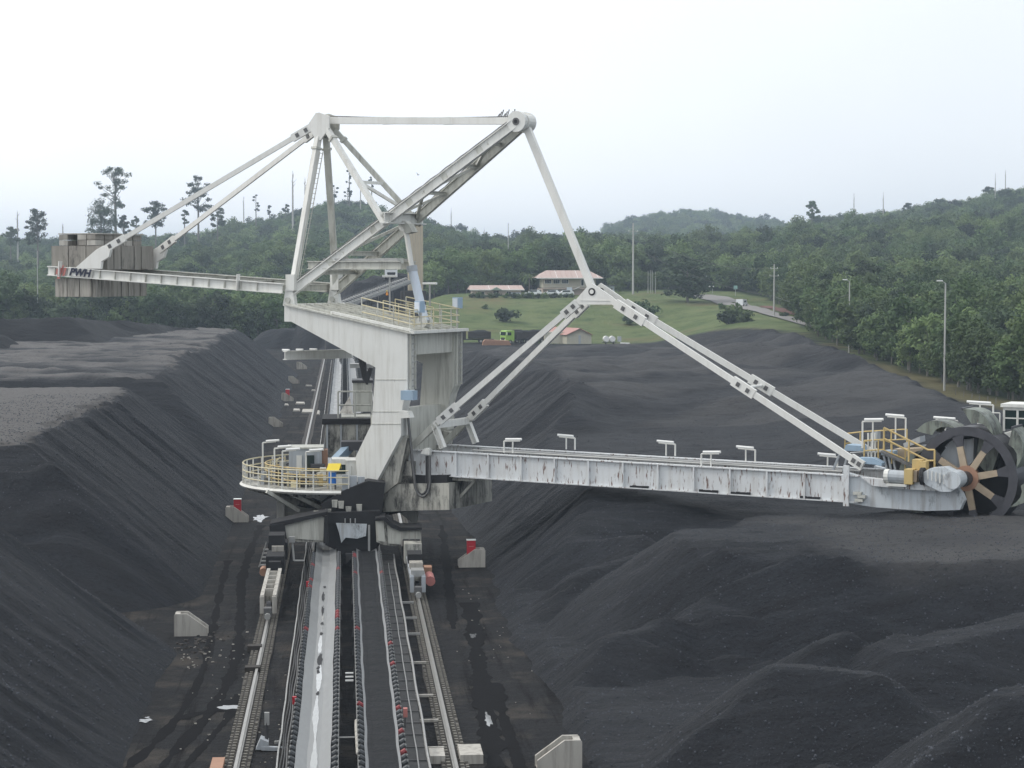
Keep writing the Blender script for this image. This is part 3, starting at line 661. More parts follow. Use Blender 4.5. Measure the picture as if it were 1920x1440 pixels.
for k in range(9): mb.beam(t1 + (-.9 + k * .12, -.12, .2), t1 + (-.85 + k * .13, .1 - .03 * k, .42 + .1 * (k % 3)), .03, .05)
part('cable_bundle', mb, 'galvdark')

lb = M(548, 545, -JB); la = M(597, 256, -.4); ld = part('mast_ladder', MB().beam(la + (lb - la) * .1 + (.28, 0, 0), lb + (.28, 0, .6), .03, .04).beam(la + (lb - la) * .1 + (.28, .3, 0), lb + (.28, .3, .6), .03, .04), 'cream')
for k in range(26): p = la + (lb - la) * (.11 + .85 * k / 26) + (.28, 0, 0); part('rung', MB().beam(p, p + (0, .3, 0), .025, .025), 'cream', ld)
for sg in (-1, 1):
    for t in (.18, .37, .53, .68, .83): p = jib(t, sg); q = jib(t + .022, sg); part('splice_plate', MB().beam(p + (0, sg * .05, 0), q + (0, sg * .05, 0), .03, .42, jup), 'cream')
    part('jib_cable', MB().tube([jib(t, sg) + jup * (.34 + .02 * math.sin(t * 90)) for t in np.linspace(.03, .97, 30)], .03, 4), 'galvdark')
for t in (.33, .66): p = t0 + (t1 - t0) * t; part('splice_plate', MB().box(p, (.5, .36, .39)), 'white')
part('stay_cable', MB().tube([t0 + (t1 - t0) * t + (0, -.1, .25 - .1 * math.sin(t * 3.1)) for t in np.linspace(0, 1, 12)], .025, 4), 'galvdark')

# counterweight arm with concrete ballast
CB = 2.6
c0 = M(530, 541, -CB); c1 = M(91, 507.5, -CB)
def cwp(t, sg): p = c0 + (c1 - c0) * t; return np.array([p[0], sg * CB, p[2]])
cwup = np.array([-(c1 - c0)[2], 0, (c1 - c0)[0]]); cwup = cwup / np.linalg.norm(cwup); cwup = cwup if cwup[2] > 0 else -cwup
for sg in (-1, 1):
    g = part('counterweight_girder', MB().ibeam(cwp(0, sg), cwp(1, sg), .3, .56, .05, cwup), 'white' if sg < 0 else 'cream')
    for k in range(14):
        t = .1 + .9 * k / 13.5; part('stiffener', MB().beam(cwp(t, sg) - cwup * .22 + (0, sg * .08, 0), cwp(t, sg) + cwup * .22 + (0, sg * .08, 0), .05, .11, (0, 1, 0)), 'cream', g)
    for t in (.175, .94):
        pp = cwp(t, sg); part('lifting_lug', MB().beam(pp - cwup * .3 + (0, sg * .17, 0), pp + cwup * .62 + (0, sg * .17, 0), .06, .3, (0, 1, 0)), 'whiteclean', g)
for t in (.02, .25, .45, .62): part('arm_cross_beam', MB().ibeam(cwp(t, -1) , cwp(t, 1), .2, .36, .04), 'cream')
cwe = part('arm_end_beam', MB().ibeam(cwp(.995, -1), cwp(.995, 1), .3, .5, .05), 'white')
# ballast: upper and lower rows of hanging slabs
def ballast(xa, xb, ytop, ybot, w0, w1, n, mat):
    a = M(xa, ytop, w0); b = M(xb, ybot, w0); mb = MB().box(((a[0] + b[0]) / 2 - .1, (w0 + w1) / 2, (a[2] + b[2]) / 2), (b[0] - a[0] - .2, w1 - w0, a[2] - b[2]))
    o = part('counterweight_block', mb, mat)
    for k in range(n):
        ww = w0 + (w1 - w0) * (k + .5) / n; hh = (a[2] - b[2]) * (1 - .02 * (k % 3))
        part('ballast_slab', MB().box((b[0] - .1 + .03 * ((k * 7) % 3), ww, (a[2] + b[2]) / 2 + .01 * (k % 2)), (.24, (w1 - w0) / n - .07, hh)), mat, o)
    for k in range(3):
        uu = a[0] + (b[0] - a[0]) * (k + .5) / 3; part('face_slab', MB().box((uu - .15, w0 - .03, (a[2] + b[2]) / 2), ((b[0] - a[0]) / 3 - .06, .1, (a[2] - b[2]) * (.99 - .015 * k))), mat, o)
    return o, a, b
ob, A1, B1 = ballast(101, 200, 461, 506, -CB + .35, CB - .35, 7, 'ballast')
ballast(108, 178, 521, 557, -CB + .2, CB - .1, 8, 'concrete')
r2 = np.random.default_rng(5)
for row in range(2):
    for k in range(4):
        for j in range(5):
            if (row, k, j) in ((1, 1, 0), (0, 1, 0)): continue
            part('small_ballast_block', MB().box((A1[0] + .75 + k * .68, -1.9 + j * .9, A1[2] + .17 + row * .33), (.62, .8, .3)), 'concretelight' if (k + j + row) % 3 == 0 else 'ballast', ob)
part('block_cover', MB().box((A1[0] + 1.8, -.1, A1[2] + .70), (2.9, 4.4, .06)), 'concretelight', ob)
stp = [(140, 503), (180, 468), (192, 461), (207, 468), (203, 482), (190, 490), (188, 504)]
for sg in (-1, 1):
    pl = uz(stp, -CB - .16); part('stay_bracket', MB().prism(pl, sg * (CB + .05) - .1, sg * (CB + .05) + .1), 'whiteclean')
# writing and mark on the near girder
LY = -CB - .175
def slant(x0, x1, sh=0):
    return [M(x0 + sh, 499, LY)[[0, 2]], M(x1 + sh, 499, LY)[[0, 2]], M(x1, 515, LY)[[0, 2]], M(x0, 515, LY)[[0, 2]]]
def plq(name, quad, mat, dz=0, y=LY, par=None):
    p = [M(x, yy, y) for x, yy in quad]; o = part(name, MB().add(p, [(0, 1, 2, 3)]), mat, par); return o
sgn = part('maker_sign_plate', MB().add([M(129, 500.5, LY + .05), M(174.5, 504.5, LY + .05), M(172, 521, LY + .05), M(127, 516.5, LY + .05)], [(0, 1, 2, 3)]), 'whiteclean')
cu = bpy.data.curves.new('lettering', 'FONT'); cu.body = 'PWH'; cu.size = 1.0; cu.shear = .32; cu.offset = .045; cu.extrude = .01; cu.align_x = 'LEFT'
tmp = bpy.data.objects.new('tmp', cu); COL.objects.link(tmp); bpy.context.view_layer.update()
dg = bpy.context.evaluated_depsgraph_get(); tm = bpy.data.meshes.new_from_object(tmp.evaluated_get(dg)); bpy.data.objects.remove(tmp)
tv = np.empty(len(tm.vertices) * 3, np.float32); tm.vertices.foreach_get('co', tv); tv = tv.reshape(-1, 3); mn = tv.min(0); mx = tv.max(0)
pO = M(130, 516.3, LY); pX = M(172, 520.3, LY) - pO; pY = M(130, 501.6, LY) - pO
nv = [pO + pX * (q[0] - mn[0]) / (mx[0] - mn[0]) + pY * (q[1] - mn[1]) / (mx[1] - mn[1]) + np.array([0, -.012 * (q[2] > 0) - .006, 0]) for q in tv]
tm.vertices.foreach_set('co', np.array(nv, np.float32).ravel()); tm.materials.append(MAT['navy']); tm.update(); lt = link('lettering', tm, sgn)
for quad in ([(108, 502), (118, 502.5), (112, 523), (107, 522.5)], [(106, 504), (114, 504.6), (112, 515), (104, 514)], [(117, 497), (120, 497), (117, 511), (113.5, 511)], [(120.5, 502), (125, 502.3), (121, 517.5), (116.5, 517)]):
    plq('red_emblem_bar', quad, 'palered', par=sgn, y=LY - .01)

# stays
def stay(name, pts, wd, ht, mat, link_at=(), par=None, up=(0, 0, 1)):
    mb = MB()
    for a, b in zip(pts[:-1], pts[1:]): mb.beam(a, b, wd, ht, up)
    o = part(name, mb, mat, par)
    A = np.asarray(pts[0]); B = np.asarray(pts[-1])
    for t0_, t1_ in link_at:
        p = A + (B - A) * t0_; q = A + (B - A) * t1_; d = (q - p) / np.linalg.norm(q - p); mbp = MB().beam(p, q, wd * .5 + .12, ht * 1.6, up); L = np.linalg.norm(q - p)
        e = part('link_plate', mbp, mat, o)
        sd = np.cross(d, up); sd /= np.linalg.norm(sd); u2 = np.cross(sd, d)
        mb2 = MB()
        for tt in (.28, .72):
            for sg in (-1, 1): mb2.box(p + d * L * tt + sd * sg * (wd * .25 + .08), (.2, .04, .22), (d, sd, u2))
        part('pin_plate', mb2, 'galvdark', o)
    return o
for sg in (-1, 1):
    m_ = 'whiteclean'
    a = wset(M(584, 238, -.45), sg * .42); e = wset(M(197, 468, -CB), sg * (CB + .02)); stay('back_stay', [a, e], .13, .27, m_, ((.0, .09), (.9, 1.0)))
fa = M(985, 232, 0); fb = M(1112, 545, 0)
o = stay('fore_stay', [fa, fb], .28, .38, 'whiteclean'); part('stay_head', MB().cyl(fa + (0, -.3, .1), fa + (0, .3, .1), .42, 16), 'white', o)
ypl = [(1110, 531), (1121, 538), (1150, 558), (1150, 571), (1086, 571), (1076, 567), (1100, 540)]
for sg in (-1, 1):
    w = sg * .55; g = part('yoke_plate', MB().prism(uz(ypl, -.55), w - .07, w + .07), 'whiteclean'); c = M(1111, 547, -.55)
    part('yoke_pin', MB().cyl((c[0], w - .1, c[2]), (c[0], w + .1, c[2]), .2, 14), 'black', g); part('pin_cap', MB().cyl((c[0], w - .12, c[2]), (c[0], w + .12, c[2]), .12, 12), 'whiteclean', g)
    part('yoke_flange', MB().beam((M(1088, 563, -.55)[0], w * 1.02, M(1088, 563, -.55)[2]), (M(1146, 564, -.55)[0], w * 1.02, M(1146, 564, -.55)[2]), .16, .04), 'white', g)
BB = 1.85
for sg in (-1, 1):
    m_ = 'whiteclean'
    a = wset(M(1146, 563, -.55), sg * .55); k1 = M(1390, 722, -1.25); e = wset(M(1618, 874, -BB), sg * BB)
    a3 = np.array(a); e3 = np.array(e); stay('boom_stay', [a3, e3], .15, .31, 'whiteclean', ((.02, .14), (.5, .585), (.955, 1.0)))
    b0 = wset(M(1083, 568, -.55), sg * .55); b1 = wset(M(815, 797, -BB), sg * BB); b2 = wset(M(757, 853, -BB - .05), sg * (BB + .05))
    o = stay('rear_boom_stay', [b0, b1], .22, .3, m_, ((.0, .1), (.84, .97)))
    part('stay_frame_leg', MB().beam(b1 + (b0 - b1) * .02, b2, .24, .34), 'cream')
    s2 = wset(M(831, 840, -BB), sg * BB); part('stay_strut', MB().ibeam(b1, s2, .3, .3, .04, (1, 0, 0)), 'white')
part('stay_cross_bar', MB().beam(wset(b1, -BB), wset(b1, BB), .3, .36), 'white')
pm = a3 + (e3 - a3) * .545; part('spreader_rod', MB().cyl(mir(pm), pm, .08, 8), 'whiteclean')

# luffing cylinder
q0 = M(760, 424, 0); q1 = M(772, 500, 0); q2 = M(796, 602, 0)
o = part('luffing_cylinder', MB().cyl(q1, q2, .25, 14), 'paleblue', smooth=False); part('cylinder_rod', MB().cyl(q0, q1, .14, 12), 'whiteclean', o)
part('rod_collar', MB().cyl(q1 + (q1 - q0) * -.02, q1 + (q1 - q0) * .12, .3, 12), 'greypanel', o); part('rod_eye', MB().cyl(q0 + (0, -.25, 0), q0 + (0, .25, 0), .3, 14), 'white', o)
for s in (-1, 1): part('base_bearing', MB().cyl(q2 + (0, s * .3 - .08, -.05), q2 + (0, s * .3 + .08, -.05), .32, 14), 'white', o)

# boom
def btop(u): return 6.19 - .0118 * (u - 8.23)
WH = 1.36; U0, U1 = 4.6, 30.7
for sg in (-1, 1):
    w = sg * BB; p0 = np.array([U0, w, btop(U0) - WH / 2]); p1 = np.array([U1, w, btop(U1) - WH / 2])
    g = part('boom_girder', MB().ibeam(p0, p1, .34, WH, .06), 'boom')
    for k in range(12):
        u = 8.23 + 1.967 * k
        if u < U1 - .3: part('stiffener', MB().box((u, w + sg * .1, btop(u) - WH / 2), (.09, .14, WH - .13)), 'boom', g)
    if sg < 0:
        part('girder_end_rounding', MB().cyl((6.4, w - .2, btop(6) - .02), (6.4, w + .2, btop(6) - .02), .14, 10), 'white', g)
bb = part('boom_belt', MB().beam((U0 + 2, 0, btop(U0 + 2) - .5), (U1, 0, btop(U1) - .5), 1.5, .06), 'rubber')
part('belt_load', MB().beam((U0 + 2, 0, btop(U0 + 2) - .44), (U1, 0, btop(U1) - .44), .9, .06), 'coalbelt', bb)
for k in range(13):
    u = 7 + 1.967 * k; part('belt_cross_beam', MB().box((u, 0, btop(u) - .8), (.14, 2 * BB - .1, .2)), 'cream')
for sg in (-1, 1): part('belt_walkway', MB().beam((8, sg * 1.35, btop(8) - .1), (U1 - 1, sg * 1.35, btop(U1 - 1) - .1), .5, .04), 'galv')
part('pipe', MB().tube([(9, -1.5, btop(9) + .1), (U1 - 1, -1.5, btop(U1 - 1) + .1)], .05, 6), 'galv')
mb = MB(); rr = np.random.default_rng(3)
for x in (1200, 1330, 1390, 1520):
    p = M(x, 925 + (x - 1330) * .062, -BB)
    for k in range(7): mb.box((p[0] + (k - 3) * .14, -BB - .1, btop(p[0]) - WH + .09 + .02 * rr.random()), (.18, .12, .1 + .07 * rr.random()))
part('coal_spill', mb, 'black')
def lampframe(x, y, w, h=.62, L=.95, flip=1):
    p = M(x, y, w); g = part('lamp_frame', MB().tube([p, p + (0, 0, h), p + (flip * L, 0, h + .05)], .045, 6).tube([p + (flip * L * .55, 0, 0), p + (flip * L * .55, 0, h)], .04, 6), 'whiteclean')
    part('tube_lamp', MB().cyl(p + (flip * L * .1, 0, h + .1), p + (flip * L * 1.1, 0, h + .14), .065, 8), 'lamp', g)
lampframe(945, 849, -BB); lampframe(1315, 874, -BB); lampframe(1078, 843, BB, flip=-1); lampframe(1266, 855, BB, flip=-1); lampframe(1416, 866, BB, flip=-1); lampframe(1570, 880, BB, flip=-1)
lampframe(1617, 840, -BB + .4, 1.3); lampframe(1698, 825, BB, 1.1, flip=-1); lampframe(1795, 808, BB + .4, .5, 1.1, -1); lampframe(1862, 790, BB + .6, .8, 1.2, -1)

# hanging cables and cable guides at the tower foot
for k in range(3):
    w = -BB - .55 - .1 * k; a = M(764, 770, w); d = M(779, 916 + 5 * k, w); e = M(800 + 3 * k, 855, w); pts = [a]
    for t in np.linspace(0, 1, 9): ang = math.pi * t; m0 = (M(776 + k, 905, w) + M(800 + 3 * k, 905, w)) / 2; hw = (M(800 + 3 * k, 905, w)[0] - M(776 + k, 905, w)[0]) / 2; pts.append(m0 + np.array([-hw * math.cos(ang), 0, -(.5 + .13 * k) * math.sin(ang)]))
    pts.append(e); part('trailing_cable', MB().tube(pts, .065, 6), 'rubber' if k < 2 else 'galvdark')
for y_, n_ in ((745, 'cable_box'),): part(n_, MB().box(M(767, y_ - 4, -TB - .3), (.75, .5, .5)), 'bluegrey')
part('cable_guide', MB().prism(uz([(752, 770), (768, 771), (773, 783), (752, 784)], -TB - .3), -TB - .5, -TB - .05), 'white')
part('cable_guide', MB().prism(uz([(790, 850), (795, 842), (806, 842), (806, 853)], -BB - .4), -BB - .5, -BB - .2), 'white')

# boom head with drive
hd = uz([(1588, 887), (1612, 893), (1640, 899), (1700, 903), (1752, 905), (1788, 906), (1803, 925), (1808, 938), (1800, 956), (1735, 958), (1642, 951), (1588, 943)], -BB)
hp = part('boom_head', MB().prism(hd, -BB - .05, -BB + .45), 'boomhead'); part('boom_head', MB().prism(hd, BB + .6, BB + 1.0), 'boomhead')
rib = uz([(1618, 894), (1700, 902), (1770, 906), (1768, 920), (1700, 916), (1640, 910)], -BB - .2); part('gearbox_beam', MB().prism(rib, -BB - .5, -BB - .052), 'boom', hp)
p = M(1587, 884, -BB - .2); part('lifting_post', MB().box(p + (0, 0, -.7), (.28, .12, 2.0)), 'boom', hp)
for x, y in ((1608, 925), (1616, 931), (1611, 938)): part('bracket', MB().box(M(x, y, -BB - .16), (.4, .2, .14)), 'cream', hp)
gb = uz([(1735, 884), (1748, 877), (1775, 875), (1792, 884), (1802, 900), (1800, 914), (1785, 921), (1768, 921), (1740, 908), (1733, 898)], -BB - .6)
g = part('gearbox', MB().prism(gb, -BB - .95, -BB - .1), 'boomhead'); c = M(1790, 899, -BB - .6)
part('gear_cover', MB().cyl((c[0], -BB - 1.05, c[2]), (c[0], -BB + .1, c[2]), .42, 18), 'boomhead', g)
for k in range(7): q = M(1740 + k * 7.5, 890 + 2.2 * k, -BB - .98); part('gearbox_rib', MB().box(q, (.05, .06, .45)), 'white', g)
a = M(1668, 893, -BB - .5); b = M(1700, 895, -BB - .5); g = part('drive_motor', MB().cyl(a, b, .32, 14), 'greypanel'); part('fan_cover', MB().cyl(a - (.22, 0, 0), a, .35, 14), 'white', g)
part('motor_foot', MB().box((a + b) / 2 - (0, 0, .38), (1.0, .6, .12)), 'white', g)
part('coupling_guard', MB().box(M(1707, 893, -BB - .5), (.42, .7, .72)), 'yellow'); part('coupling_guard', MB().box(M(1718, 892, -BB - .35), (.26, .7, .55)), 'tan')
part('brake_guard', MB().box(M(1722, 873, -BB), (.45, .6, .62)), 'yellow'); part('brake_guard', MB().box(M(1733, 874, -BB - .1), (.3, .6, .5)), 'yellow')
part('brake_drum', MB().cyl(M(1727, 893, -BB - .75), M(1734, 893, -BB - .75), .42, 16), 'black')
# chute covers, stairs, rails on the head
def cover(quad, w0, w1, mat='bluegrey', nm='chute_cover'): return part(nm, MB().prism(uz(quad, w0), w0, w1), mat)
cover([(1610, 858), (1637, 859), (1654, 868), (1652, 874), (1640, 871), (1612, 869)], -BB + .05, -BB + .6)
cover([(1586, 834), (1614, 836), (1616, 846), (1582, 845)], .3, 1.2); cover([(1653, 845), (1676, 846), (1676, 853), (1652, 852)], -.9, -.3)
for (x, y, x2, y2, w) in ((1561, 884, 1575, 850, .6), (1580, 886, 1592, 846, .5), (1664, 882, 1657, 854, -.7), (1679, 882, 1674, 854, -.7), (1671, 882, 1666, 854, -.7)):
    part('chute_frame', MB().beam(M(x, y, w), M(x2, y2, w), .12, .1), 'greypanel')
part('chute', MB().prism(uz([(1657, 856), (1676, 856), (1682, 880), (1664, 882)], -.6), -.55, .3), 'darksteel')
part('control_cabinet', MB().prism(uz([(1633, 811), (1645, 809), (1645, 828), (1633, 828)], -.6), -.6, -.1), 'greypanel')
for x in (1628, 1634, 1641): part('cabinet_post', MB().cyl(M(x, 858, -.8), M(x, 812, -.8), .045, 6), 'white')
hl = btop(30) + .05
railing('head_railing', [M(1584, 850, BB), M(1620, 846, BB), M(1700, 842, BB)], 1.0, ('yellow', 'yellow'), 1, .9, .035)
railing('head_railing', [M(1620, 864, -.9), M(1655, 862, -.9), M(1697, 880, -.9)], 1.0, ('yellow', 'yellow'), 1, .7, .035)
railing('stair_railing', [M(1657, 842, -1.3), M(1740, 884, -1.3), M(1752, 884, -1.3)], 1.05, ('yellow', 'yellow'), 1, 1.4, .05)
part('stair', MB().beam(M(1655, 846, -1.0), M(1742, 888, -1.0), .7, .1), 'galvdark'); part('landing', MB().beam(M(1584, 851, BB - .4), M(1700, 843, BB - .4), 1.0, .08), 'galv')
part('belt_hood', MB().prism(uz([(1700, 830), (1731, 817), (1732, 828), (1702, 838)], BB), BB - .6, BB + .3), 'greypanel')
part('receiving_chute', MB().prism(uz([(1676, 842), (1735, 840), (1760, 868), (1750, 905), (1690, 900)], .4), .2, 1.4), 'tan')
part('belt_skirt', MB().prism(uz([(1690, 836), (1745, 836), (1750, 850), (1690, 852)], 1.0), 1.45, 1.9), 'greypanel')
part('scraper', MB().prism(uz([(1730, 957), (1752, 957), (1768, 976), (1758, 977)], -.8), -1.0, .6), 'black'); part('scraper', MB().prism(uz([(1782, 956), (1792, 956), (1786, 976), (1780, 976)], -.8), -1.0, .6), 'rim')

# bucket wheel
wc = M(1811, 897, -.95); RW = 2.5; NEAR, FAR = -.95, .95
def wp(r, a, w): return np.array([wc[0] + r * math.cos(a), w, wc[2] + r * math.sin(a)])
def ring(mb, r0, r1, w0, w1, n=48):
    vs = []; fs = []
    for k in range(n):
        a = 2 * math.pi * k / n
        for r, w in ((r1, w0), (r0, w0), (r0, w1), (r1, w1)): vs.append(wp(r, a, w))
    for k in range(n):
        j = (k + 1) % n
        for q in range(4): fs.append((4 * k + q, 4 * k + (q + 1) % 4, 4 * j + (q + 1) % 4, 4 * j + q))
    mb.add(vs, fs); return mb
BW = part('bucket_wheel', ring(MB(), 2.06, RW, NEAR, NEAR + .14), 'rim'); part('rim', ring(MB(), 2.06, RW, FAR - .14, FAR), 'rim', BW); part('rim_band', ring(MB(), 2.40, 2.47, NEAR + .14, FAR - .14), 'rim', BW)
A0 = math.radians(12)
for k in range(8):
    a = A0 + k * math.pi / 4
    for w, m1 in ((NEAR + .08, 'tan'), (FAR - .08, 'rim')):
        def taper(r0, r1, h0, h1, t):
            d = np.array([-math.sin(a), 0, math.cos(a)]); v = [wp(r0, a, w) + d * h0, wp(r1, a, w) + d * h1, wp(r1, a, w) - d * h1, wp(r0, a, w) - d * h0]
            v = [q + np.array([0, s * t, 0]) for s in (-1, 1) for q in v]; return MB().add(v, [(0, 1, 2, 3), (7, 6, 5, 4), (0, 4, 5, 1), (1, 5, 6, 2), (2, 6, 7, 3), (3, 7, 4, 0)])
        sp = part('spoke', taper(.5, 1.55, .17, .15, .085), m1, BW); part('spoke_end', taper(1.55, 2.1, .155, .30, .08), 'rim', BW)
part('hub', MB().cyl(wp(0, 0, NEAR - .05), wp(0, 0, NEAR + .25), .62, 24), 'hub', BW); part('hub', MB().cyl(wp(0, 0, FAR - .25), wp(0, 0, FAR + .05), .62, 24), 'rim', BW)
part('axle', MB().cyl(wp(0, 0, NEAR - .75), wp(0, 0, FAR + .6), .36, 18), 'darksteel', BW)
part('inner_chute', MB().prism([tuple(wp(r, math.radians(a), 0)[[0, 2]]) for r, a in ((.75, 200), (1.85, 160), (1.95, 120), (1.9, 85), (.8, 80))], -.2, .5), 'greypanel', BW)
part('inner_chute', MB().prism([tuple(wp(r, math.radians(a), 0)[[0, 2]]) for r, a in ((.8, 78), (1.95, 80), (1.9, 45), (.9, 0))], .1, .6), 'bucket', BW)
part('wheel_back_plate', MB().prism([tuple(wp(1.95, 2 * math.pi * k / 20, 0)[[0, 2]]) for k in range(20)], .62, .7), 'black', BW)
for k in range(8):
    a = A0 + math.radians(22) + k * math.pi / 4; prof_ = []
    for t in np.linspace(0, 1, 8):          # curved back of the scoop, open towards the digging side
        ang = a - .36 + .62 * t; r = RW - .02 + .86 * math.sin(min(1, t * 1.25) * math.pi / 2) * (1 - .0 * t); prof_.append((r, ang))
    lip = prof_[-1]; w0, w1 = NEAR + .05, FAR - .05; mb = MB()
    for (r0, a0), (r1, a1) in zip(prof_[:-1], prof_[1:]):
        q = [wp(r0, a0, w0), wp(r1, a1, w0), wp(r1, a1, w1), wp(r0, a0, w1)]; qi = [wp(r0 - .05, a0, w0 + .05), wp(r1 - .05, a1, w0 + .05), wp(r1 - .05, a1, w1 - .05), wp(r0 - .05, a0, w1 - .05)]
        mb.add(q, [(0, 1, 2, 3)]); mb.add(qi, [(3, 2, 1, 0)])
    b = part('bucket', mb, 'bucket', BW)
    for w in (w0, w1 - .05):
        outl = [tuple(wp(r, an, 0)[[0, 2]]) for r, an in prof_]
        inn = [tuple(wp(RW - .02 + .28 * math.sin(math.pi * t), lip[1] - .05 - (lip[1] - prof_[0][1] - .1) * t, 0)[[0, 2]]) for t in np.linspace(0, 1, 6)]
        part('bucket_cheek', MB().prism(outl + inn[1:-1], w, w + .05), 'bucket', BW)
    part('bucket_lip', MB().beam(wp(lip[0], lip[1], w0 - .04), wp(lip[0], lip[1], w1 + .04), .09, .12), 'rim', BW)

# operator cab beyond the wheel
cp = M(1880, 812, 2.6); L = 2.4; Wc = 1.9; Hc_ = cp[2]; top = M(1880, 757, 2.6)[2]
ct = np.array([cp[0] + L / 2, 2.6 + Wc / 2, 0]); cab = part('operator_cab', MB().box((ct[0], ct[1], cp[2] - .1), (L, Wc, .2)).box((ct[0], ct[1], top - .08), (L + .2, Wc + .2, .16)).box((ct[0], ct[1], top - .24), (L, Wc, .14)), 'white')
mb = MB()
for du in (-1, -.42, .2, 1):
    for dw in (-1, 1): mb.box((ct[0] + du * (L / 2 - .05), ct[1] + dw * (Wc / 2 - .05), (cp[2] + top) / 2), (.1, .1, top - cp[2] - .2))
mb.box((ct[0], ct[1] - Wc / 2 + .03, cp[2] + .75), (L, .06, .06)); part('window_frame', mb, 'white', cab)
for du, ww in ((-.70, .55), (-.1, .62), (.62, .85)):
    for dw in (-1, 1): part('window', MB().box((ct[0] + du * L / 2, ct[1] + dw * (Wc / 2 - .06), (cp[2] + top) / 2), (ww, .02, top - cp[2] - .42)), 'glass', cab)
for du in (-1, 1): part('window', MB().box((ct[0] + du * (L / 2 - .06), ct[1], (cp[2] + top) / 2), (.02, Wc - .2, top - cp[2] - .42)), 'glass', cab)
part('cab_support', MB().beam((cp[0] - 2.6, 2.9, cp[2] - 1.2), (cp[0] + 1.0, 3.2, cp[2] - .3), .3, .4), 'cream', cab)
railing('cab_railing', [(cp[0] - 1.2, 2.4, cp[2] - .1), (cp[0] - .1, 2.4, cp[2] - .1)], 1.1, ('white', 'white'), 1, .5, .03)

# slewing body, platform and what stands on it
part('slewing_body', MB().prism(uz([(712, 908), (842, 906), (842, 956), (785, 957), (718, 960), (711, 935)], -2.5), -2.5, 2.4), 'grimy')
part('boom_shade_flange', MB().prism(uz([(705, 893), (838, 891), (838, 905.5), (706, 907.5)], -2.3), -2.3, 2.3), 'black')  # black flange enlarged to paint in the shadow zone under the boom
part('slew_ring', MB().cyl((0, 0, 2.75), (0, 0, 3.9), 2.7, 36), 'black')
part('tower_foot', MB().prism(uz([(700, 905), (752, 818), (765, 822), (748, 905), (722, 925), (700, 925)], -TB + .4), -TB + .3, -TB + .9), 'grimy')
part('tower_foot', MB().prism(uz([(700, 905), (752, 818), (765, 822), (748, 905)], -TB + .4), TB - .9, TB - .3), 'grimy')
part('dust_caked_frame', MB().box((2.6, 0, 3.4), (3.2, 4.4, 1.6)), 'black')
part('hinge_housing', MB().box((4.9, 0, 5.0), (1.6, 4.6, 1.2)), 'grimy')
DZ = 4.1; RD = 5.75
def ar(r, deg, z): a = math.radians(deg); return np.array(G2L((r * math.cos(a), 120 + r * math.sin(a), z)))
A_0, A_1 = 118, 268
sect = [ar(RD, d, DZ) for d in np.linspace(A_0, A_1, 28)] + [ar(1.4, d, DZ) for d in np.linspace(A_1, A_0, 10)]
n = len(sect); dk_ = part('slewing_deck', MB().add([p for p in sect] + [p - (0, 0, .22) for p in sect], [tuple(range(n - 1, -1, -1)), tuple(range(n, 2 * n))] + [(k, (k + 1) % n, n + (k + 1) % n, n + k) for k in range(n)]), 'grimy')
part('deck_fascia', MB().tube([ar(RD + .03, d, DZ - .1) for d in np.linspace(A_0, A_1, 26)], .11, 4), 'white', dk_)
railing('platform_railing', [ar(RD - .05, d, DZ) for d in np.linspace(A_0, A_1 + 4, 30)], 1.08, ('yellowrail', 'white'), 2, .95, .038)
railing('inner_platform_railing', [ar(RD - 1.3, d, DZ) for d in np.linspace(140, 258, 22)], 1.05, ('yellow', 'yellowrail'), 2, .85, .034)
for d in (160, 190, 215, 240): part('deck_brace', MB().beam(ar(RD - .3, d, DZ - .25), ar(2.6, d, 2.9), .16, .24), 'grimy', dk_)
def wbox(c, sz, mat, nm, par=None): return part(nm, MB().box(c, sz).xf(G2L), mat, par)
def wat(x, y, Y): return at(x, y, Y)
c = wat(573, 866, 120.6); h = wbox((c[0], 120.8, DZ + .92), (1.85, 1.8, 1.8), 'greypanel', 'transformer_house'); wbox((c[0], 120.8, DZ + 1.86), (2.05, 2.0, .08), 'cream', 'roof', h)
wbox((c[0] + .25, 119.86, DZ + 1.0), (.5, .06, .9), 'glass', 'window', h); wbox((c[0] - .35, 119.84, DZ + .95), (.3, .1, 1.0), 'white', 'door', h)
c = wat(603, 858, 121); wbox((c[0], 120.8, DZ + .95), (.7, 1.2, 1.5), 'hub', 'pump_unit'); wbox((c[0] - .2, 119.3, DZ + .55), (.8, .6, .9), 'darksteel', 'hydraulic_tank'); wbox((c[0] + .1, 118.8, DZ + .5), (.35, .4, .7), 'white', 'hydraulic_tank')
for k in range(4): wbox((c[0] - 1.3 + .42 * k, 116.9, DZ + .35), (.32, .4, .6), ('darksteel', 'yellow', 'galv', 'yellow')[k], 'deck_equipment')
c = wat(640, 880, 117); h = wbox((c[0] - .05, 117.4, DZ + .75), (.95, 1.4, 1.5), 'white', 'operator_hut'); wbox((c[0] - .05, 116.68, DZ + .95), (.55, .05, .5), 'glass', 'window', h)
c2 = wat(673, 880, 117); h = wbox((c2[0], 117.2, DZ + .7), (1.35, 1.6, 1.4), 'white', 'switch_hut'); wbox((c2[0] + .25, 116.38, DZ + .85), (.48, .05, .55), 'glass', 'window', h); wbox((c2[0] - .4, 116.38, DZ + .6), (.05, .04, 1.1), 'cream', 'door_edge', h)
wbox((c2[0], 117.2, DZ + 1.44), (1.5, 1.75, .07), 'white', 'roof', h)
for sx in (0, 1): part('chute_side', MB().beam(G2L(wat(628 + 52 * sx, 866, 119)), G2L(wat(655 + 42 * sx, 838, 121)), .4, .5), 'bluegrey')
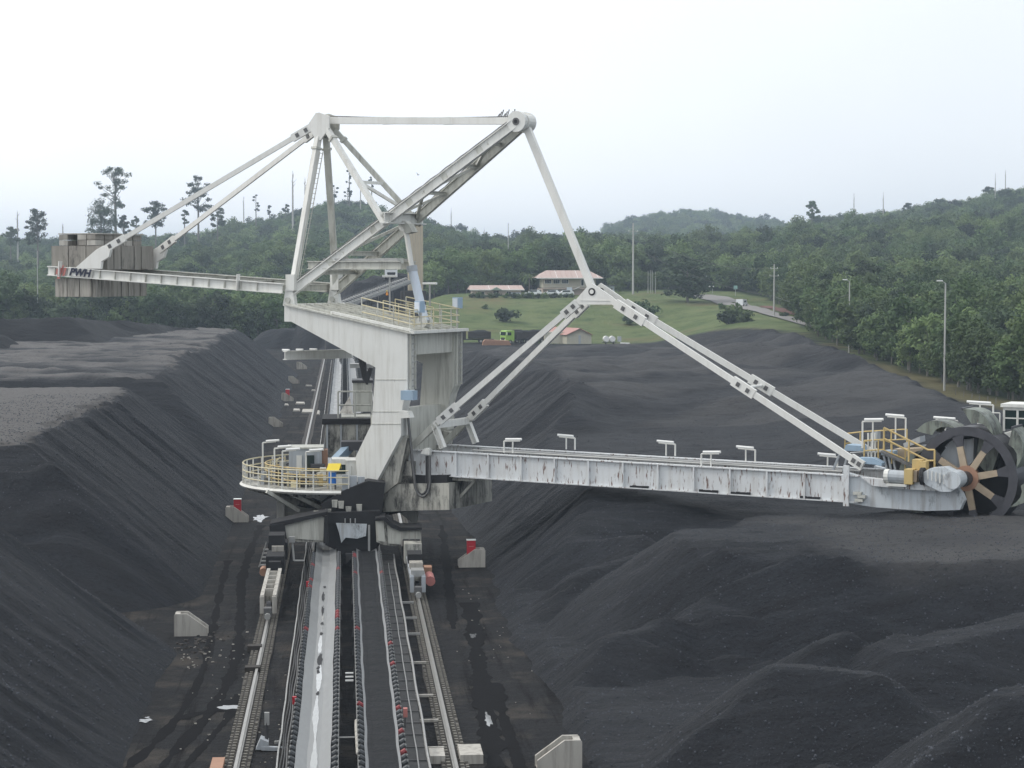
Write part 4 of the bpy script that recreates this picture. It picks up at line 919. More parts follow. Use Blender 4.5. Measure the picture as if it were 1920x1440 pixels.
wbox((wat(668, 848, 121)[0], 121, DZ + 1.9), (1.7, 1.2, .5), 'darksteel', 'machinery'); part('chute_frame', MB().beam(G2L(wat(640, 834, 121.5)), G2L(wat(682, 834, 121.5)), .14, .16), 'white')
c = wat(625, 874, 114.9); h = part('canopy_roof', MB().add([G2L((c[0] - .38, 114.6, c[2] - .2)), G2L((c[0] + .3, 114.6, c[2] - .2)), G2L((c[0] + .42, 115.0, c[2] + .14)), G2L((c[0] - .26, 115.0, c[2] + .14)), G2L((c[0] + .45, 115.5, c[2] - .2)), G2L((c[0] - .2, 115.5, c[2] - .2))], [(0, 1, 2, 3), (3, 2, 4, 5)]), 'brightyellow')
part('canister', MB().cyl(G2L((c[0] - .05, 115, DZ + .28)), G2L((c[0] - .05, 115, DZ + .95)), .2, 12), 'blue', h); part('canister_cap', MB().cyl(G2L((c[0] - .05, 115, DZ + .95)), G2L((c[0] - .05, 115, DZ + 1.15)), .12, 10), 'white', h)
part('canopy_post', MB().cyl(G2L((c[0] + .1, 115.2, DZ)), G2L((c[0] + .1, 115.2, c[2])), .05, 6), 'galvdark', h)
for k in range(3): wbox((c[0] + .65 + .42 * k, 114.7 + .1 * k, DZ + .4 - .06 * k), (.38, .4, .85), 'greypanel', 'cabinet')
for (x, y0, Y) in ((515, 900, 118), (530, 905, 116.2), (574, 905, 115.6), (493, 886, 122)):
    p = np.array(G2L(wat(x, y0, Y))); p[2] = DZ; g = part('lamp_frame', MB().tube([p, p + (0, 0, 2.0), p + (.75, .2, 2.08)], .045, 6), 'white'); part('tube_lamp', MB().cyl(p + (.2, .05, 2.1), p + (.95, .25, 2.16), .07, 6), 'lamp', g)
rq = np.random.default_rng(21)
for k in range(26):
    ang = rq.uniform(125, 245); rad_ = rq.uniform(2.6, 4.9); p = ar(rad_, ang, DZ); h_ = rq.uniform(.25, .9); part('deck_equipment', MB().box(p + (0, 0, h_ / 2), (rq.uniform(.15, .5), rq.uniform(.15, .4), h_)), ('galv', 'darksteel', 'cream', 'yellowrail', 'greypanel', 'black')[k % 6])
for k in range(8): p = ar(rq.uniform(2, 4.6), rq.uniform(130, 240), DZ + .2); q = ar(rq.uniform(2, 4.6), rq.uniform(130, 240), DZ + rq.uniform(.3, 1.2)); part('deck_pipe', MB().tube([p, (q[0], p[1], p[2]), q], .04, 5), ('galv', 'rubber', 'yellowrail')[k % 3])
part('side_platform', MB().box(M(872, 896, -1.2) + (0, 0, -.05), (1.9, 1.0, .14)), 'grimy'); part('platform_brace', MB().beam(M(890, 902, -1.2), M(846, 950, -1.2), .12, .14), 'cream')

# tripper / transfer chute behind the tower
def wb(x0, x1, y0, y1, Y0, Y1, mat, nm, par=None):
    a = wat(x0, y1, Y0); b = wat(x1, y0, Y0); return wbox(((a[0] + b[0]) / 2, (Y0 + Y1) / 2, (a[2] + b[2]) / 2), (b[0] - a[0], Y1 - Y0, b[2] - a[2]), mat, nm, par)
g = wb(610, 702, 794, 858, 125, 128, 'grimy', 'transfer_chute'); wb(604, 706, 785, 796, 124.8, 129, 'black', 'chute_top', g)
for x in (612, 638, 668): wb(x, x + 3, 796, 852, 124.86, 124.98, 'greypanel', 'frame_post', g)
wb(640, 695, 781, 787, 125.5, 128.5, 'cream', 'upper_platform', g); p0 = G2L(wat(634, 785, 125.5)); p1 = G2L(wat(697, 785, 125.5))
railing('upper_railing', [p0, p1], 1.6, ('cream', 'cream'), 1, 1.0, .05)
wb(662, 697, 716, 772, 128, 130, 'cream', 'head_box', g); wb(660, 699, 713, 718, 127.9, 130.2, 'darksteel', 'head_cover', g)
part('hopper_cover', MB().add([G2L(wat(636, 775, 127)), G2L(wat(662, 777, 127)), G2L(wat(656, 742, 128)), G2L(wat(650, 752, 128.5))], [(0, 1, 2), (0, 2, 3)]), 'concretelight')
for k in range(4): part('cable_loop', MB().tube([G2L(wat(672 + 4 * k, 668, 126)), G2L(wat(682 + 2 * k, 712 + 3 * k, 126)), G2L(wat(694 + k, 690, 126))], .07, 5), 'rubber')
wb(656, 700, 682, 690, 129, 130, 'galv', 'pulley_frame', g)
sb = part('service_beam', MB().ibeam(G2L(wat(534, 666.5, 119)), G2L(wat(660, 663, 123)), .3, .5, .05), 'white')
for t in (.02, .22, .42): a_ = np.array(G2L(wat(534, 658, 119))); b_ = np.array(G2L(wat(660, 654.5, 123))); p = a_ + (b_ - a_) * t; part('tube_lamp', MB().cyl(p - (.25, 0, -.05), p + (.22, 0, .05), .06, 6), 'lamp', sb)

# portal: arms, legs and wheel bogies (square to the track)
def wprism(poly, Y0, Y1, mat, nm, par=None):  # photo outline at depth Y0 pushed back to Y1
    pl = [at(x, y, Y0) for x, y in poly]; mb = MB().prism([(p[0], p[2]) for p in pl], Y0, Y1); mb.xf(G2L); return part(nm, mb, mat, par)
PT = wprism([(506, 986), (534, 983), (603, 964), (612, 966), (612, 1017), (560, 1016), (535, 1012), (508, 1012)], 113, 114.6, 'grimy', 'portal_arm'); wprism([(532, 985), (604, 968), (609, 971), (609, 1014), (536, 1009)], 112.9, 112.998, 'cream', 'arm_plate', PT)
P2 = wprism([(704, 974), (722, 972), (735, 985), (750, 992), (790, 992), (790, 1026), (745, 1024), (720, 1022), (706, 1016)], 113, 114.6, 'grimy', 'portal_arm')
wprism([(707, 976), (719, 975), (722, 1016), (709, 1014)], 112.9, 112.998, 'cream', 'arm_plate', P2); wprism([(726, 985), (748, 994), (788, 994), (788, 1024), (728, 1019)], 112.9, 112.996, 'cream', 'arm_plate', P2)
wprism([(505, 985), (533, 981), (538, 1013), (533, 1030), (508, 1030)], 112.6, 112.88, 'black', 'caked_arm_end', PT); wprism([(506, 982), (605, 961), (614, 959), (614, 965), (604, 968), (534, 985), (507, 988)], 112.7, 114.7, 'black', 'coal_layer', PT)
wprism([(704, 972), (722, 969), (736, 981), (752, 989), (791, 989), (791, 994), (750, 996), (733, 989), (720, 976), (704, 977)], 112.7, 114.7, 'black', 'coal_layer', P2); wprism([(608, 968), (614, 966), (616, 1018), (606, 1019)], 112.5, 112.85, 'black', 'caked_joint', PT)
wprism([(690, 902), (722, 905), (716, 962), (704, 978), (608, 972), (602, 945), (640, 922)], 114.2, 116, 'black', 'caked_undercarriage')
for k, (x, y) in enumerate(((622, 938), (634, 940), (648, 950), (668, 946), (610, 955), (588, 958))): wprism([(x, y), (x + 11, y), (x + 10, y + 14), (x + 1, y + 13)], 113.9, 114.15, 'grimy', 'gear_cover')
for x0, y0, x1, y1 in ((500, 921, 560, 958), (540, 923, 606, 955), (576, 925, 640, 950)): part('deck_strut', MB().beam(G2L(at(x0, y0, 115.2)), G2L(at(x1, y1, 116.5)), .14, .2), 'cream')
for k in range(5): wprism([(548 + 26 * k, 926), (560 + 26 * k, 926), (560 + 26 * k, 934), (548 + 26 * k, 934)], 115.6, 116.2, 'grimy' if k % 2 else 'greypanel', 'underdeck_box')
for x in (752, 766, 777): wprism([(x, 993), (x + 3, 993), (x + 3, 1024), (x, 1024)], 112.8, 112.894, 'concretelight', 'plate_rib', P2)
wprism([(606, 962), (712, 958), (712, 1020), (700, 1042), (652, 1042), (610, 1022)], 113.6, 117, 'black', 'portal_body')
wprism([(630, 981), (688, 983), (686, 1005), (670, 1010), (648, 1008), (640, 1018), (636, 1000)], 113.4, 113.58, 'boomhead', 'hopper_plate'); wprism([(690, 985), (694, 985), (694, 1036), (690, 1036)], 113.3, 113.5, 'galv', 'hopper_pipe')
for x in (646, 656, 665): wprism([(x, 973), (x + 2, 973), (x + 2, 981), (x, 981)], 113.3, 113.5, 'galv', 'hopper_pipe')
wprism([(519, 934), (533, 934), (533, 990), (519, 990)], 121.5, 122.5, 'white', 'rear_leg'); wprism([(534, 938), (640, 936), (640, 970), (534, 970)], 122, 123, 'cream', 'rear_beam')
wprism([(536, 955), (630, 952), (630, 957), (536, 960)], 121.9, 121.98, 'galv', 'rear_pipe'); wprism([(744, 958), (785, 960), (782, 985), (770, 978)], 118, 119, 'cream', 'rear_leg'); wprism([(600, 940), (712, 940), (712, 962), (600, 962)], 117.2, 119, 'grimy', 'ring_girder')
for x, nm in ((604, 0), (628, 0), (668, 0)): wprism([(x, 925), (x + 14, 925), (x + 12, 948), (x + 2, 948)], 116.6, 117.1, 'cream', 'ring_gusset')
wprism([(648, 1038), (716, 1038), (716, 1058), (706, 1048), (658, 1048), (648, 1058)], 112.2, 112.5, 'darksteel', 'skirt_gate')
def wtube(pts, r, mat, nm, par=None): return part(nm, MB().tube([G2L(p) for p in pts], r, 6), mat, par)
def bogie(X, Yf, n, mat, side):
    g = wbox((X, Yf + 5.6, .72), (.46, 6.6, .3), 'grimy', 'bogie'); wbox((X, Yf + 11.5, 1.2), (.9, 2.6, .9), 'black', 'bogie_pivot', g); wbox((X, Yf + 10.0, 1.25), (.6, .8, .4), 'black', 'pivot_cover', g)
    for sx in (-1, 1):
        wbox((X + sx * .28, Yf + 4.9, .90), (.08, 8.8, .44), mat, 'bogie_side_plate', g); wbox((X + sx * .28, Yf + 4.9, 1.15), (.17, 8.8, .06), mat, 'bogie_flange', g)
        wbox((X + sx * .28, Yf + .55, .74), (.2, .3, .76), mat, 'end_guard', g)
    for k in range(n): wbox((X, Yf + 2.4 + k * 1.45, 1.02), (.48, .14, .36), mat, 'bogie_crossplate', g)
    for k in range(5):
        y = Yf + 1.1 + k * 1.7; part('wheel', MB().cyl(G2L((X - .1, y, .46)), G2L((X + .1, y, .46)), .36, 14), 'darksteel', g)
    wbox((X, Yf - .15, .5), (.34, .5, .45), 'galvdark', 'buffer', g); part('buffer_head', MB().cyl(G2L((X, Yf - .7, .38)), G2L((X, Yf - .2, .38)), .14, 10), 'galv', g)
    return g
bl = bogie(-3.5, 96.4, 5, 'concretelight', -1); br = bogie(3.5, 102.2, 3, 'greypanel', 1)
wbox((3.5, 103.3, 1.25), (.62, 1.0, .3), 'galv', 'rail_clamp', br); wbox((3.5, 105.3, 1.3), (.66, 1.0, .36), 'concrete', 'clamp_cover', br); wbox((3.5, 107.6, 1.3), (.7, 1.6, .7), 'black', 'clamp_housing', br); wbox((3.5, 110.3, 1.3), (.9, 1.4, 1.0), 'grimy', 'leg_base', br)
part('travel_motor', MB().cyl(G2L((4.15, 103.6, .75)), G2L((4.15, 105.4, .75)), .24, 12), 'palered', br); wbox((4.12, 106.4, .85), (.4, .9, .5), 'hub', 'gear_unit', br)
part('travel_motor', MB().cyl(G2L((-4.1, 107.0, .8)), G2L((-4.1, 108.0, .8)), .2, 12), 'hub', bl); wbox((-3.5, 111.6, 1.35), (1.0, 1.6, .9), 'black', 'leg_base', bl); wbox((-3.42, 108.6, 1.6), (.6, .3, .62), 'concrete', 'leg_cover', bl); wbox((-3.5, 109.8, 1.9), (.8, 1.6, 1.0), 'black', 'leg_shroud', bl)
for x0 in (-4.15,):
    for k in range(5): wbox((x0 - .1 + .05 * k, 110.4, .7 + .2 * k), (.34, .3, .05), 'galv', 'step', bl)
    wtube([(x0 - .3, 110.3, .6), (x0 + .1, 110.3, 1.9)], .03, 'galv', 'step_stringer', bl)
wtube([(-2.75, 110.6, 2.0), (-2.65, 110.4, .9), (-2.1, 110.4, .9)], .06, 'galv', 'sensor_arm', bl); wbox((-2.75, 110.5, 2.0), (.3, .3, .3), 'galv', 'sensor_box', bl)
# ---------------------------------------------------------------- track, conveyors and yard furniture
def extrude_y(sec, Y0, Y1, n=1, fn=None):    # (x, z) section swept along Y
    mb = MB(); ys = np.linspace(Y0, Y1, n + 1); k = len(sec); vs = []
    for y in ys:
        for (x, z) in sec: vs.append((x, y, z) if fn is None else fn(x, y, z))
    fs = [tuple(range(k)), tuple(range(n * k + k - 1, n * k - 1, -1))]
    for i in range(n):
        for j in range(k): fs.append((i * k + j, i * k + (j + 1) % k, (i + 1) * k + (j + 1) % k, (i + 1) * k + j))
    return mb.add(vs, fs)
for X, side in ((-3.5, 'left'), (3.5, 'right')):
    sec = [(X - .09, .06), (X - .09, .085), (X - .02, .1), (X - .02, .19), (X - .05, .2), (X - .05, .235), (X + .05, .235), (X + .05, .2), (X + .02, .19), (X + .02, .1), (X + .09, .085), (X + .09, .06)]
    o = tag(extrude_y(sec[::-1], 42, 392).obj('rail', MAT['rail']), 'worn steel crane rail running along the %s side of the belt conveyors' % side, 'rail')
    extrude_y([(X + .42, -.1), (X + .42, .055), (X - .42, .055), (X - .42, -.1)], 42, 392, 60, lambda x, y, z: (x + .07 * math.sin(y * 2.1) * math.sin(y * .7), y, z)).obj('foundation_beam', MAT['brownbed'], o)
    mb = MB(); rr = np.random.default_rng(8)
    for y in np.arange(60, 175, .42):
        for sx in (-1, 1): mb.box((X + sx * (.2 + .02 * rr.random()), y, .09), (.13, .15, .09)); mb.box((X + sx * .38, y + .2 * rr.random(), .075), (.09, .12, .06 + .05 * rr.random()))
    tag(mb.obj('rail_clip', MAT['bark'], o), kind='stuff')
    if X > 0:
        for y in (70.5,): MB().box((X + .55, y - 1.6, .16), (.75, 1.6, .3)).obj('concrete_pad', MAT['concretelight'], o); MB().box((X - .55, y - 1.7, .14), (.5, 1.2, .26)).obj('concrete_pad', MAT['concretelight'], o)
    else: MB().box((X - .6, 67.8, .12), (.4, 1.8, .25)).obj('concrete_pad', MAT['hub'], o)

roll = MB().cyl((-.19, 0, 0), (.19, 0, 0), .085, 9); roll_g = roll.mesh('idler', MAT['rollgrey']); roll_r = MB().cyl((-.19, 0, 0), (.19, 0, 0), .085, 9).mesh('idler', MAT['redroll'])
def wetmat():
    m, nt, b = newmat('wet_belt'); v = coord(nt, (1, .2, 1)); n = noise(nt, v, 2.2, 5, .6)
    c = mix(nt, n, (.15, .155, .155), (.27, .275, .275)); nt.links.new(c, b.inputs['Base Color'])
    nt.links.new(ramp2(nt, n, .3, .7, (.3, .3, .3, 1), (.55, .55, .55, 1)), b.inputs['Roughness']); bump(nt, b, n, .1, .02); return m
MAT['wetbelt'] = wetmat(); MAT['drybelt'] = flat('grey_belt_edge', (.19, .195, .2), .55, 0, .15)
mw, nt, b = newmat('water'); b.inputs['Base Color'].default_value = (.16, .165, .17, 1); b.inputs['Roughness'].default_value = .04; b.inputs['IOR'].default_value = 1.33; b.inputs['Specular IOR Level'].default_value = 1.0  # base colour lightened to paint in part of the puddles' sky reflection
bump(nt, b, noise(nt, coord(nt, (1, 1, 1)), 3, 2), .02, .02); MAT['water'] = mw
def conveyor(Xc, zb, loaded, label):
    root = tag(empty('belt_conveyor', (Xc, 60, 0)), label, 'conveyor'); rr = np.random.default_rng(int(40 + Xc * 10)); r0 = -60
    hw = .54
    def loc(mb): return mb.xf(lambda p: (p[0] - Xc, p[1] - 60, p[2]))
    def mk(mb, nm, mat): return loc(mb).obj(nm, MAT[mat], root)
    sec = [(-hw, .20), (-.19, .0), (.19, .0), (hw, .20), (hw, .17), (.19, -.03), (-.19, -.03), (-hw, .17)]
    mk(extrude_y([(Xc + x, zb + z) for x, z in sec], 42, 388, 170, lambda x, y, z: (x + .012 * math.sin(y * 1.3) + .014 * math.sin(y * .37), y, z)), 'belt', 'drybelt' if loaded else 'wetbelt')
    for sx in (-1, 1):
        mk(extrude_y([(Xc + sx * .72 - .05, zb - .28), (Xc + sx * .72 + .05, zb - .28), (Xc + sx * .72 + .05, zb - .1), (Xc + sx * .72 - .05, zb - .1)], 42, 388), 'stringer', 'galv')
    for y in np.arange(61, 170, 4.5):
        for sx in (-1, 1): mk(MB().beam((Xc + sx * .72, y, zb - .28), (Xc + sx * .82, y, 0), .08, .1, (0, 1, 0)), 'support_leg', 'galvdark')
    mbk = MB()
    for i, y in enumerate(np.arange(60.3, 372, .74)):
        y += rr.uniform(-.03, .03)
        if 112.5 < y < 127: continue
        for sx in (-1, 1):
            c = np.array([Xc + sx * .56, y, zb + .10])
            if y < 112.5:
                o = link('idler', roll_r if rr.random() < .06 else roll_g, root); o.location = (c[0] - Xc, y - 60, c[2]); o.rotation_euler = (0, -sx * math.radians(33), 0)
            else:
                a = c - np.array([.16, 0, -sx * -.1]); b_ = c + np.array([.16, 0, sx * .1]); tailmb.cyl(a - (Xc, 60, 0), b_ - (Xc, 60, 0), .08, 6)
            mbk.beam((Xc + sx * .72, y + .05, zb - .1), (Xc + sx * .74, y + .05, zb + .22), .05, .05, (0, 1, 0))
            mbk.beam((Xc + sx * .72, y + .05, zb + .2), (Xc + sx * .60, y + .05, zb + .16), .04, .04)
    tag(mk(mbk, 'idler_bracket', 'galv'), kind='stuff')
    return root
tailmb = MB(); cv = conveyor(-1.0, .9, False, 'empty wet belt conveyor with water glistening along its middle'); tag(tailmb.obj('far_idler', MAT['rollgrey'], cv), kind='stuff')
tailmb = MB(); cv2 = conveyor(1.13, .9, True, 'belt conveyor loaded with fine black coal'); tag(tailmb.obj('far_idler', MAT['rollgrey'], cv2), kind='stuff')
# coal on the loaded belt
ys = np.arange(42, 113, .22); xs = np.linspace(-.45, .45, 11); Xg, Yg = np.meshgrid(xs, ys); edge = .012 * np.sin(Yg * 1.3)
Zg = .9 + .035 + .13 * (1 - (Xg / .5) ** 2) + fbm(Xg * 5, Yg * 3, 77, 3) * .05 * (1 - (Xg / .5) ** 2)
Zg[:, 0] = Zg[:, -1] = 1.06; Zg[:, 1] = np.maximum(Zg[:, 1], 1.07); Zg[:, -2] = np.maximum(Zg[:, -2], 1.07)
o = link('coal_load', grid_mesh('coal_load', Xg + edge, Yg - 60, Zg, MAT['coalbelt']), cv2)
# water down the middle of the empty belt
r3 = np.random.default_rng(4); y = 60.
mbw = MB()
def blob(mb, cx, cy, z, rx, ry, r_, n=14, jit=.35):
    pts = []
    for k in range(n):
        t = 2 * math.pi * k / n; q = 1 + jit * (r_.random() - .5) * 2; pts.append((cx + rx * q * math.cos(t), cy + ry * q * math.sin(t), z))
    mb.add(pts, [tuple(range(n))])
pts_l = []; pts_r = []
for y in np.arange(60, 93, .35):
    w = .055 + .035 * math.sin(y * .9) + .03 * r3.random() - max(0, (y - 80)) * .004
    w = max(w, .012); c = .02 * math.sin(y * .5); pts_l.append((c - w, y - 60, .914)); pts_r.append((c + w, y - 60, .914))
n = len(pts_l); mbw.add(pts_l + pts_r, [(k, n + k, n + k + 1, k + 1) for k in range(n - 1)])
mbw.obj('water_trickle', flat('sky_sheen_water', (.40, .41, .41), .08, 0, .1, 3, .05), cv)  # pale base colour paints the bright sky reflection onto the water strip
mbk = MB()
for y in (75.5, 79.6, 80.4, 82.2, 88, 90.5, 94, 98, 101): blob(mbk, .03 * math.sin(y), y - 60, .918, .06 + .03 * (y == 82.2), .35 + .9 * (y in (82.2, 94, 98)), r3)
mbk.obj('coal_smear', MAT['black'], cv)
# pull-cord boxes and small pieces along the conveyors
for i, (x, y, lab) in enumerate(((552, 1313, 'small red pull-cord switch box beside the wet conveyor belt, nearest the camera'), (577, 1095, 'small red pull-cord switch box beside the wet conveyor belt, close to the reclaimer'))):
    p = atz(x, y, 1.0); o = tag(empty('switch_box', (p[0], p[1], 0)), lab, 'switch box'); MB().box((0, 0, 1.0), (.14, .16, .26)).obj('housing', MAT['red'], o); MB().cyl((0, 0, 0), (0, 0, .9), .03, 5).obj('post', MAT['galvdark'], o)
p = atz(760, 1333, 1.0); o = tag(empty('switch_box', (p[0], p[1], 0)), 'small red switch box beside the grating walkway of the coal-laden conveyor', 'switch box'); MB().box((0, 0, .95), (.14, .2, .3)).obj('housing', MAT['palered'], o); MB().cyl((0, 0, 0), (0, 0, .85), .03, 5).obj('post', MAT['galvdark'], o)
# cross pipe between the two conveyors
o = tag(MB().cyl((-.25, 69.6, .62), (.4, 69.6, .62), .03, 6).obj('cross_pipe', MAT['galv']), 'thin pale pipe lying across the gap between the two conveyors', 'pipe')
o = tag(MB().tube([(.34, 70.9, .9), (.33, 69.6, .95), (.36, 66, .9)], .05, 6).obj('hand_pipe', MAT['concretelight']), 'short white pipe along the left stringer of the coal-laden conveyor', 'pipe')
for k in range(3): p = atz(655, 1262 + 7 * k, .8); o = tag(MB().box((p[0], p[1], .8), (.3, .08, .05)).obj('bracket_arm', MAT['lamp']), ('upper', 'middle', 'lower')[k] + ' of three short white bracket arms left of the coal-laden conveyor', 'bracket')
# cable trough left of the wet conveyor
o = tag(empty('cable_trough', (-2.0, 60, 0)), 'long narrow cable trough with pale edges between left rail and wet conveyor', 'cable trough')
for dx, w in ((-.2, .05), (.18, .05)):
    extrude_y([(dx - w / 2, .02), (dx + w / 2, .02), (dx + w / 2, .3), (dx - w / 2, .3)], -18, 310, 120, lambda x, y, z: (x + .02 * math.sin(y * 1.1) + .01 * math.sin(y * 4.3), y, z)).obj('side_plate', MAT['galv'], o)
MB().box((-.01, 146, .09), (.34, 328, .04)).obj('trough_floor', MAT['brownbed'], o)
for k in range(3): MB().tube([(-.1 + .09 * k + .025 * math.sin(y * .8 + k), y, .17) for y in np.arange(-18, 90, 1.5)], .035, 5).obj('cable', MAT['galvdark' if k != 1 else 'rubber'], o)
# grating walkway, pipes and tie bars right of the loaded conveyor
o = tag(empty('grating_walkway', (2.24, 60, 0)), 'steel grating walkway with pipes running along the right of the coal conveyor', 'walkway')
gm = MB()
for k in range(16): gm.box((0, -.86 + k * .115, 0), (.62, .05, .03))
for dx in (-.3, 0, .3): gm.box((dx, 0, -.02), (.03, 1.84, .05))
gm = gm.mesh('grating_panel', MAT['galvdark'])
for k in range(28):
    q = link('grating_panel', gm, o); q.location = (0, 4 + k * 1.88, .42); MB().box((0, 3.05 + k * 1.88, .46), (.66, .05, .05)).obj('panel_edge', MAT['galvdark'], o)
MB().tube([(.02 + .01 * math.sin(y), y, .5) for y in np.arange(-6, 54, 2)], .025, 5).obj('thin_pipe', MAT['galv'], o)
MB().tube([(.36 + .015 * math.sin(y * .6), y, .55) for y in np.arange(-8, 56, 1.5)], .045, 6).obj('water_pipe', MAT['galv'], o)
for row in (1130, 1159, 1189, 1243, 1305, 1352, 1404):
    y = atz(800, row, .1)[1]; MB().box((.68, y - 60, .12), (.66, .14, .09)).obj('tie_bar', MAT['concretelight' if row > 1240 else 'galv'], o)
# valve stand beside the trough
p = atz(497, 1405, 0); o = tag(empty('valve_stand', (p[0], p[1], 0)), 'small grey steel valve stand with bent arm beside the left rail', 'valve stand')
MB().prism([(-.3, .05), (.12, .05), (.12, .3), (-.14, .42)], -.3, .3).obj('base_plate', MAT['greypanel'], o); MB().cyl((.05, .1, .3), (.05, .15, .9), .06, 8).obj('pipe', MAT['darksteel'], o)
MB().box((.06, .16, 1.0), (.16, .14, .42)).obj('valve_head', MAT['galv'], o); MB().beam((-.1, -.25, .1), (.75, -.35, .08), .18, .12).obj('arm', MAT['greypanel'], o); MB().beam((.3, .5, .12), (.7, .6, .12), .1, .08).obj('arm', MAT['galv'], o)
# sleepers and scrap by the left rail
for i, (x, y, lab) in enumerate(((478, 1215, 'dark timber block lying left of the left rail, the farther of two'), (474, 1255, 'dark timber block lying left of the left rail, the nearer of two'))):
    p = atz(x, y, .15); tag(MB().box((p[0], p[1], .15), (.6, .5, .26)).obj('timber_block', MAT['brownbed']), lab, 'block')

# concrete hydrant shelters
def shelter(x, y, side, red, label, sc=1.0, mat='concretelight', rubble=False):
    p = atz(x, y, 0); o = tag(empty('hydrant_shelter', (p[0], p[1], 0)), label, 'concrete shelter', 'hydrant shelters along the track'); s = side
    pl = [(.72, -.1), (.72, .92), (.66, .98), (.16, .98), (-.72, .34), (-.72, -.1)]
    pl = [(s * a * sc, b * sc) for a, b in pl]; pl = pl if s > 0 else pl[::-1]
    for w in (-.42, .30): MB().prism(pl, w * sc, (w + .12) * sc).obj('side_wall', MAT[mat], o)
    MB().box((s * .58 * sc, 0, .43 * sc), (.22 * sc, .6 * sc, 1.05 * sc)).obj('back_wall', MAT[mat], o); MB().box((-.1 * s * sc, 0, .0), (1.2 * sc, .598 * sc, .1)).obj('floor_slab', MAT['concrete'], o)
    if red:
        b_ = MB().box((0, 0, 0), (.46, .4, .95)).obj('hydrant_cabinet', MAT['red'], o); b_.location = (s * -.02 * sc, .02, .95)
        MB().box((0, 0, .49), (.5, .44, .04)).obj('cabinet_top', MAT['lamp'], b_); MB().box((0, -.205, .16), (.26, .01, .035)).obj('name_strip', MAT['palered'], b_); MB().box((0, -.203, -.05), (.34, .006, .7)).obj('cabinet_door', MAT['red'], b_)
    else:
        MB().cyl((s * .0, 0, .1), (s * .0, 0, .55), .05, 8).obj('hydrant_pipe', MAT['galvdark'], o); MB().cyl((s * .0, -.12, .55), (s * .0, .12, .55), .05, 8).obj('hydrant_valve', MAT['galv'], o)
    return o
shelter(884, 1062, 1, True, 'concrete shelter with red hydrant cabinet right of the track under the boom')
shelter(1047, 1440, 1, False, 'pale empty concrete shelter at the bottom edge, right of the track')
shelter(359, 1190, -1, False, 'pale concrete shelter with rubble before it, left of the track in front of the reclaimer')
shelter(445, 978, -1, True, 'concrete shelter with red hydrant cabinet left of the track beside the white puddle')
shelter(517, 800, -1, False, 'small empty concrete shelter just below the red-cabinet shelter behind the reclaimer', 1.0, 'concrete'); shelter(539, 752, -1, True, 'small concrete shelter with red cabinet far behind the reclaimer, left of the rail', 1.0, 'concrete')
shelter(551, 719, -1, False, 'small empty concrete shelter behind the far red-cabinet shelter', 1.05, 'concrete'); shelter(566, 692, -1, False, 'farthest but one of the concrete shelters, under the service beam', 1.15, 'concrete'); shelter(585, 645, -1, False, 'farthest concrete shelter at the end of the left track', 1.5, 'concrete')
# rubble, slabs and puddles
r4 = np.random.default_rng(9)
def rubble(nm, x, y, rx, ry, n, mats, s0, label):
    p = atz(x, y, 0); mb = MB()
    for k in range(n):
        q = (p[0] + r4.normal() * rx, p[1] + r4.normal() * ry, .02); a = r4.uniform(0, 3.1); s = s0 * r4.uniform(.4, 1.3)
        ax = Matrix.Rotation(a, 3, 'Z') @ Matrix.Rotation(r4.uniform(-.4, .4), 3, 'X'); mb.box(q, (s, s * r4.uniform(.5, 1), s * r4.uniform(.3, .7)), [ax.col[0], ax.col[1], ax.col[2]])
    tag(mb.obj(nm, MAT[mats]), label, 'rubble', kind='stuff')
rubble('rubble', 365, 1205, .5, 1.6, 60, 'brownbed', .14, 'broken brown rubble in front of the left concrete shelter'); rubble('rubble', 375, 1225, .7, 2.2, 40, 'concrete', .09, 'pale stone chips in front of the left concrete shelter')
rubble('rubble', 455, 1330, 1.2, 7, 60, 'concrete', .06, 'pale stone chips scattered along the left rail'); rubble('rubble', 930, 1200, .7, 9, 30, 'concrete', .06, 'pale stone chips scattered on the right haul strip')
for i, (x, y, w, l) in enumerate(((563, 757, 1.1, 3), (577, 772, 1.3, 5), (556, 770, .8, 3), (579, 724, .9, 1.2), (588, 733, .6, 1.2), (597, 775, .35, 6), (537, 760, .5, 2))):
    p = atz(x, y, 0); tag(MB().prism([(-w / 2, 0), (w / 2, 0), (w / 2 - .1, .14), (-w / 2 + .06, .16)], -l / 2, l / 2).xf(lambda q: (q[0] + p[0], q[1] + p[1], q[2])).obj('concrete_slab', MAT['concretelight']), ('broken concrete slab by the left rail behind the reclaimer, %s one' % ('first', 'widest', 'leftmost large', 'farthest', 'small far', 'narrow upright', 'smallest')[i]), 'slab', 'broken slabs beside the far left rail')
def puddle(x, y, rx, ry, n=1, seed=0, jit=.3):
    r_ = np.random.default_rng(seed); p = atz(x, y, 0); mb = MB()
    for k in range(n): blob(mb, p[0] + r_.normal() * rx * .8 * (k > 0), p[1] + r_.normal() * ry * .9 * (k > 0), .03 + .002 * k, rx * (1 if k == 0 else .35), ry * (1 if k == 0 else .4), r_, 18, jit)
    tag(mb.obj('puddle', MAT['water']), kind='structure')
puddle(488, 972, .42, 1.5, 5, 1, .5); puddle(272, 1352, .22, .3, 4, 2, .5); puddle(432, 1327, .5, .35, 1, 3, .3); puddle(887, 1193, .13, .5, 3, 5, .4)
puddle(916, 1352, .12, .9, 2, 6, .3); 
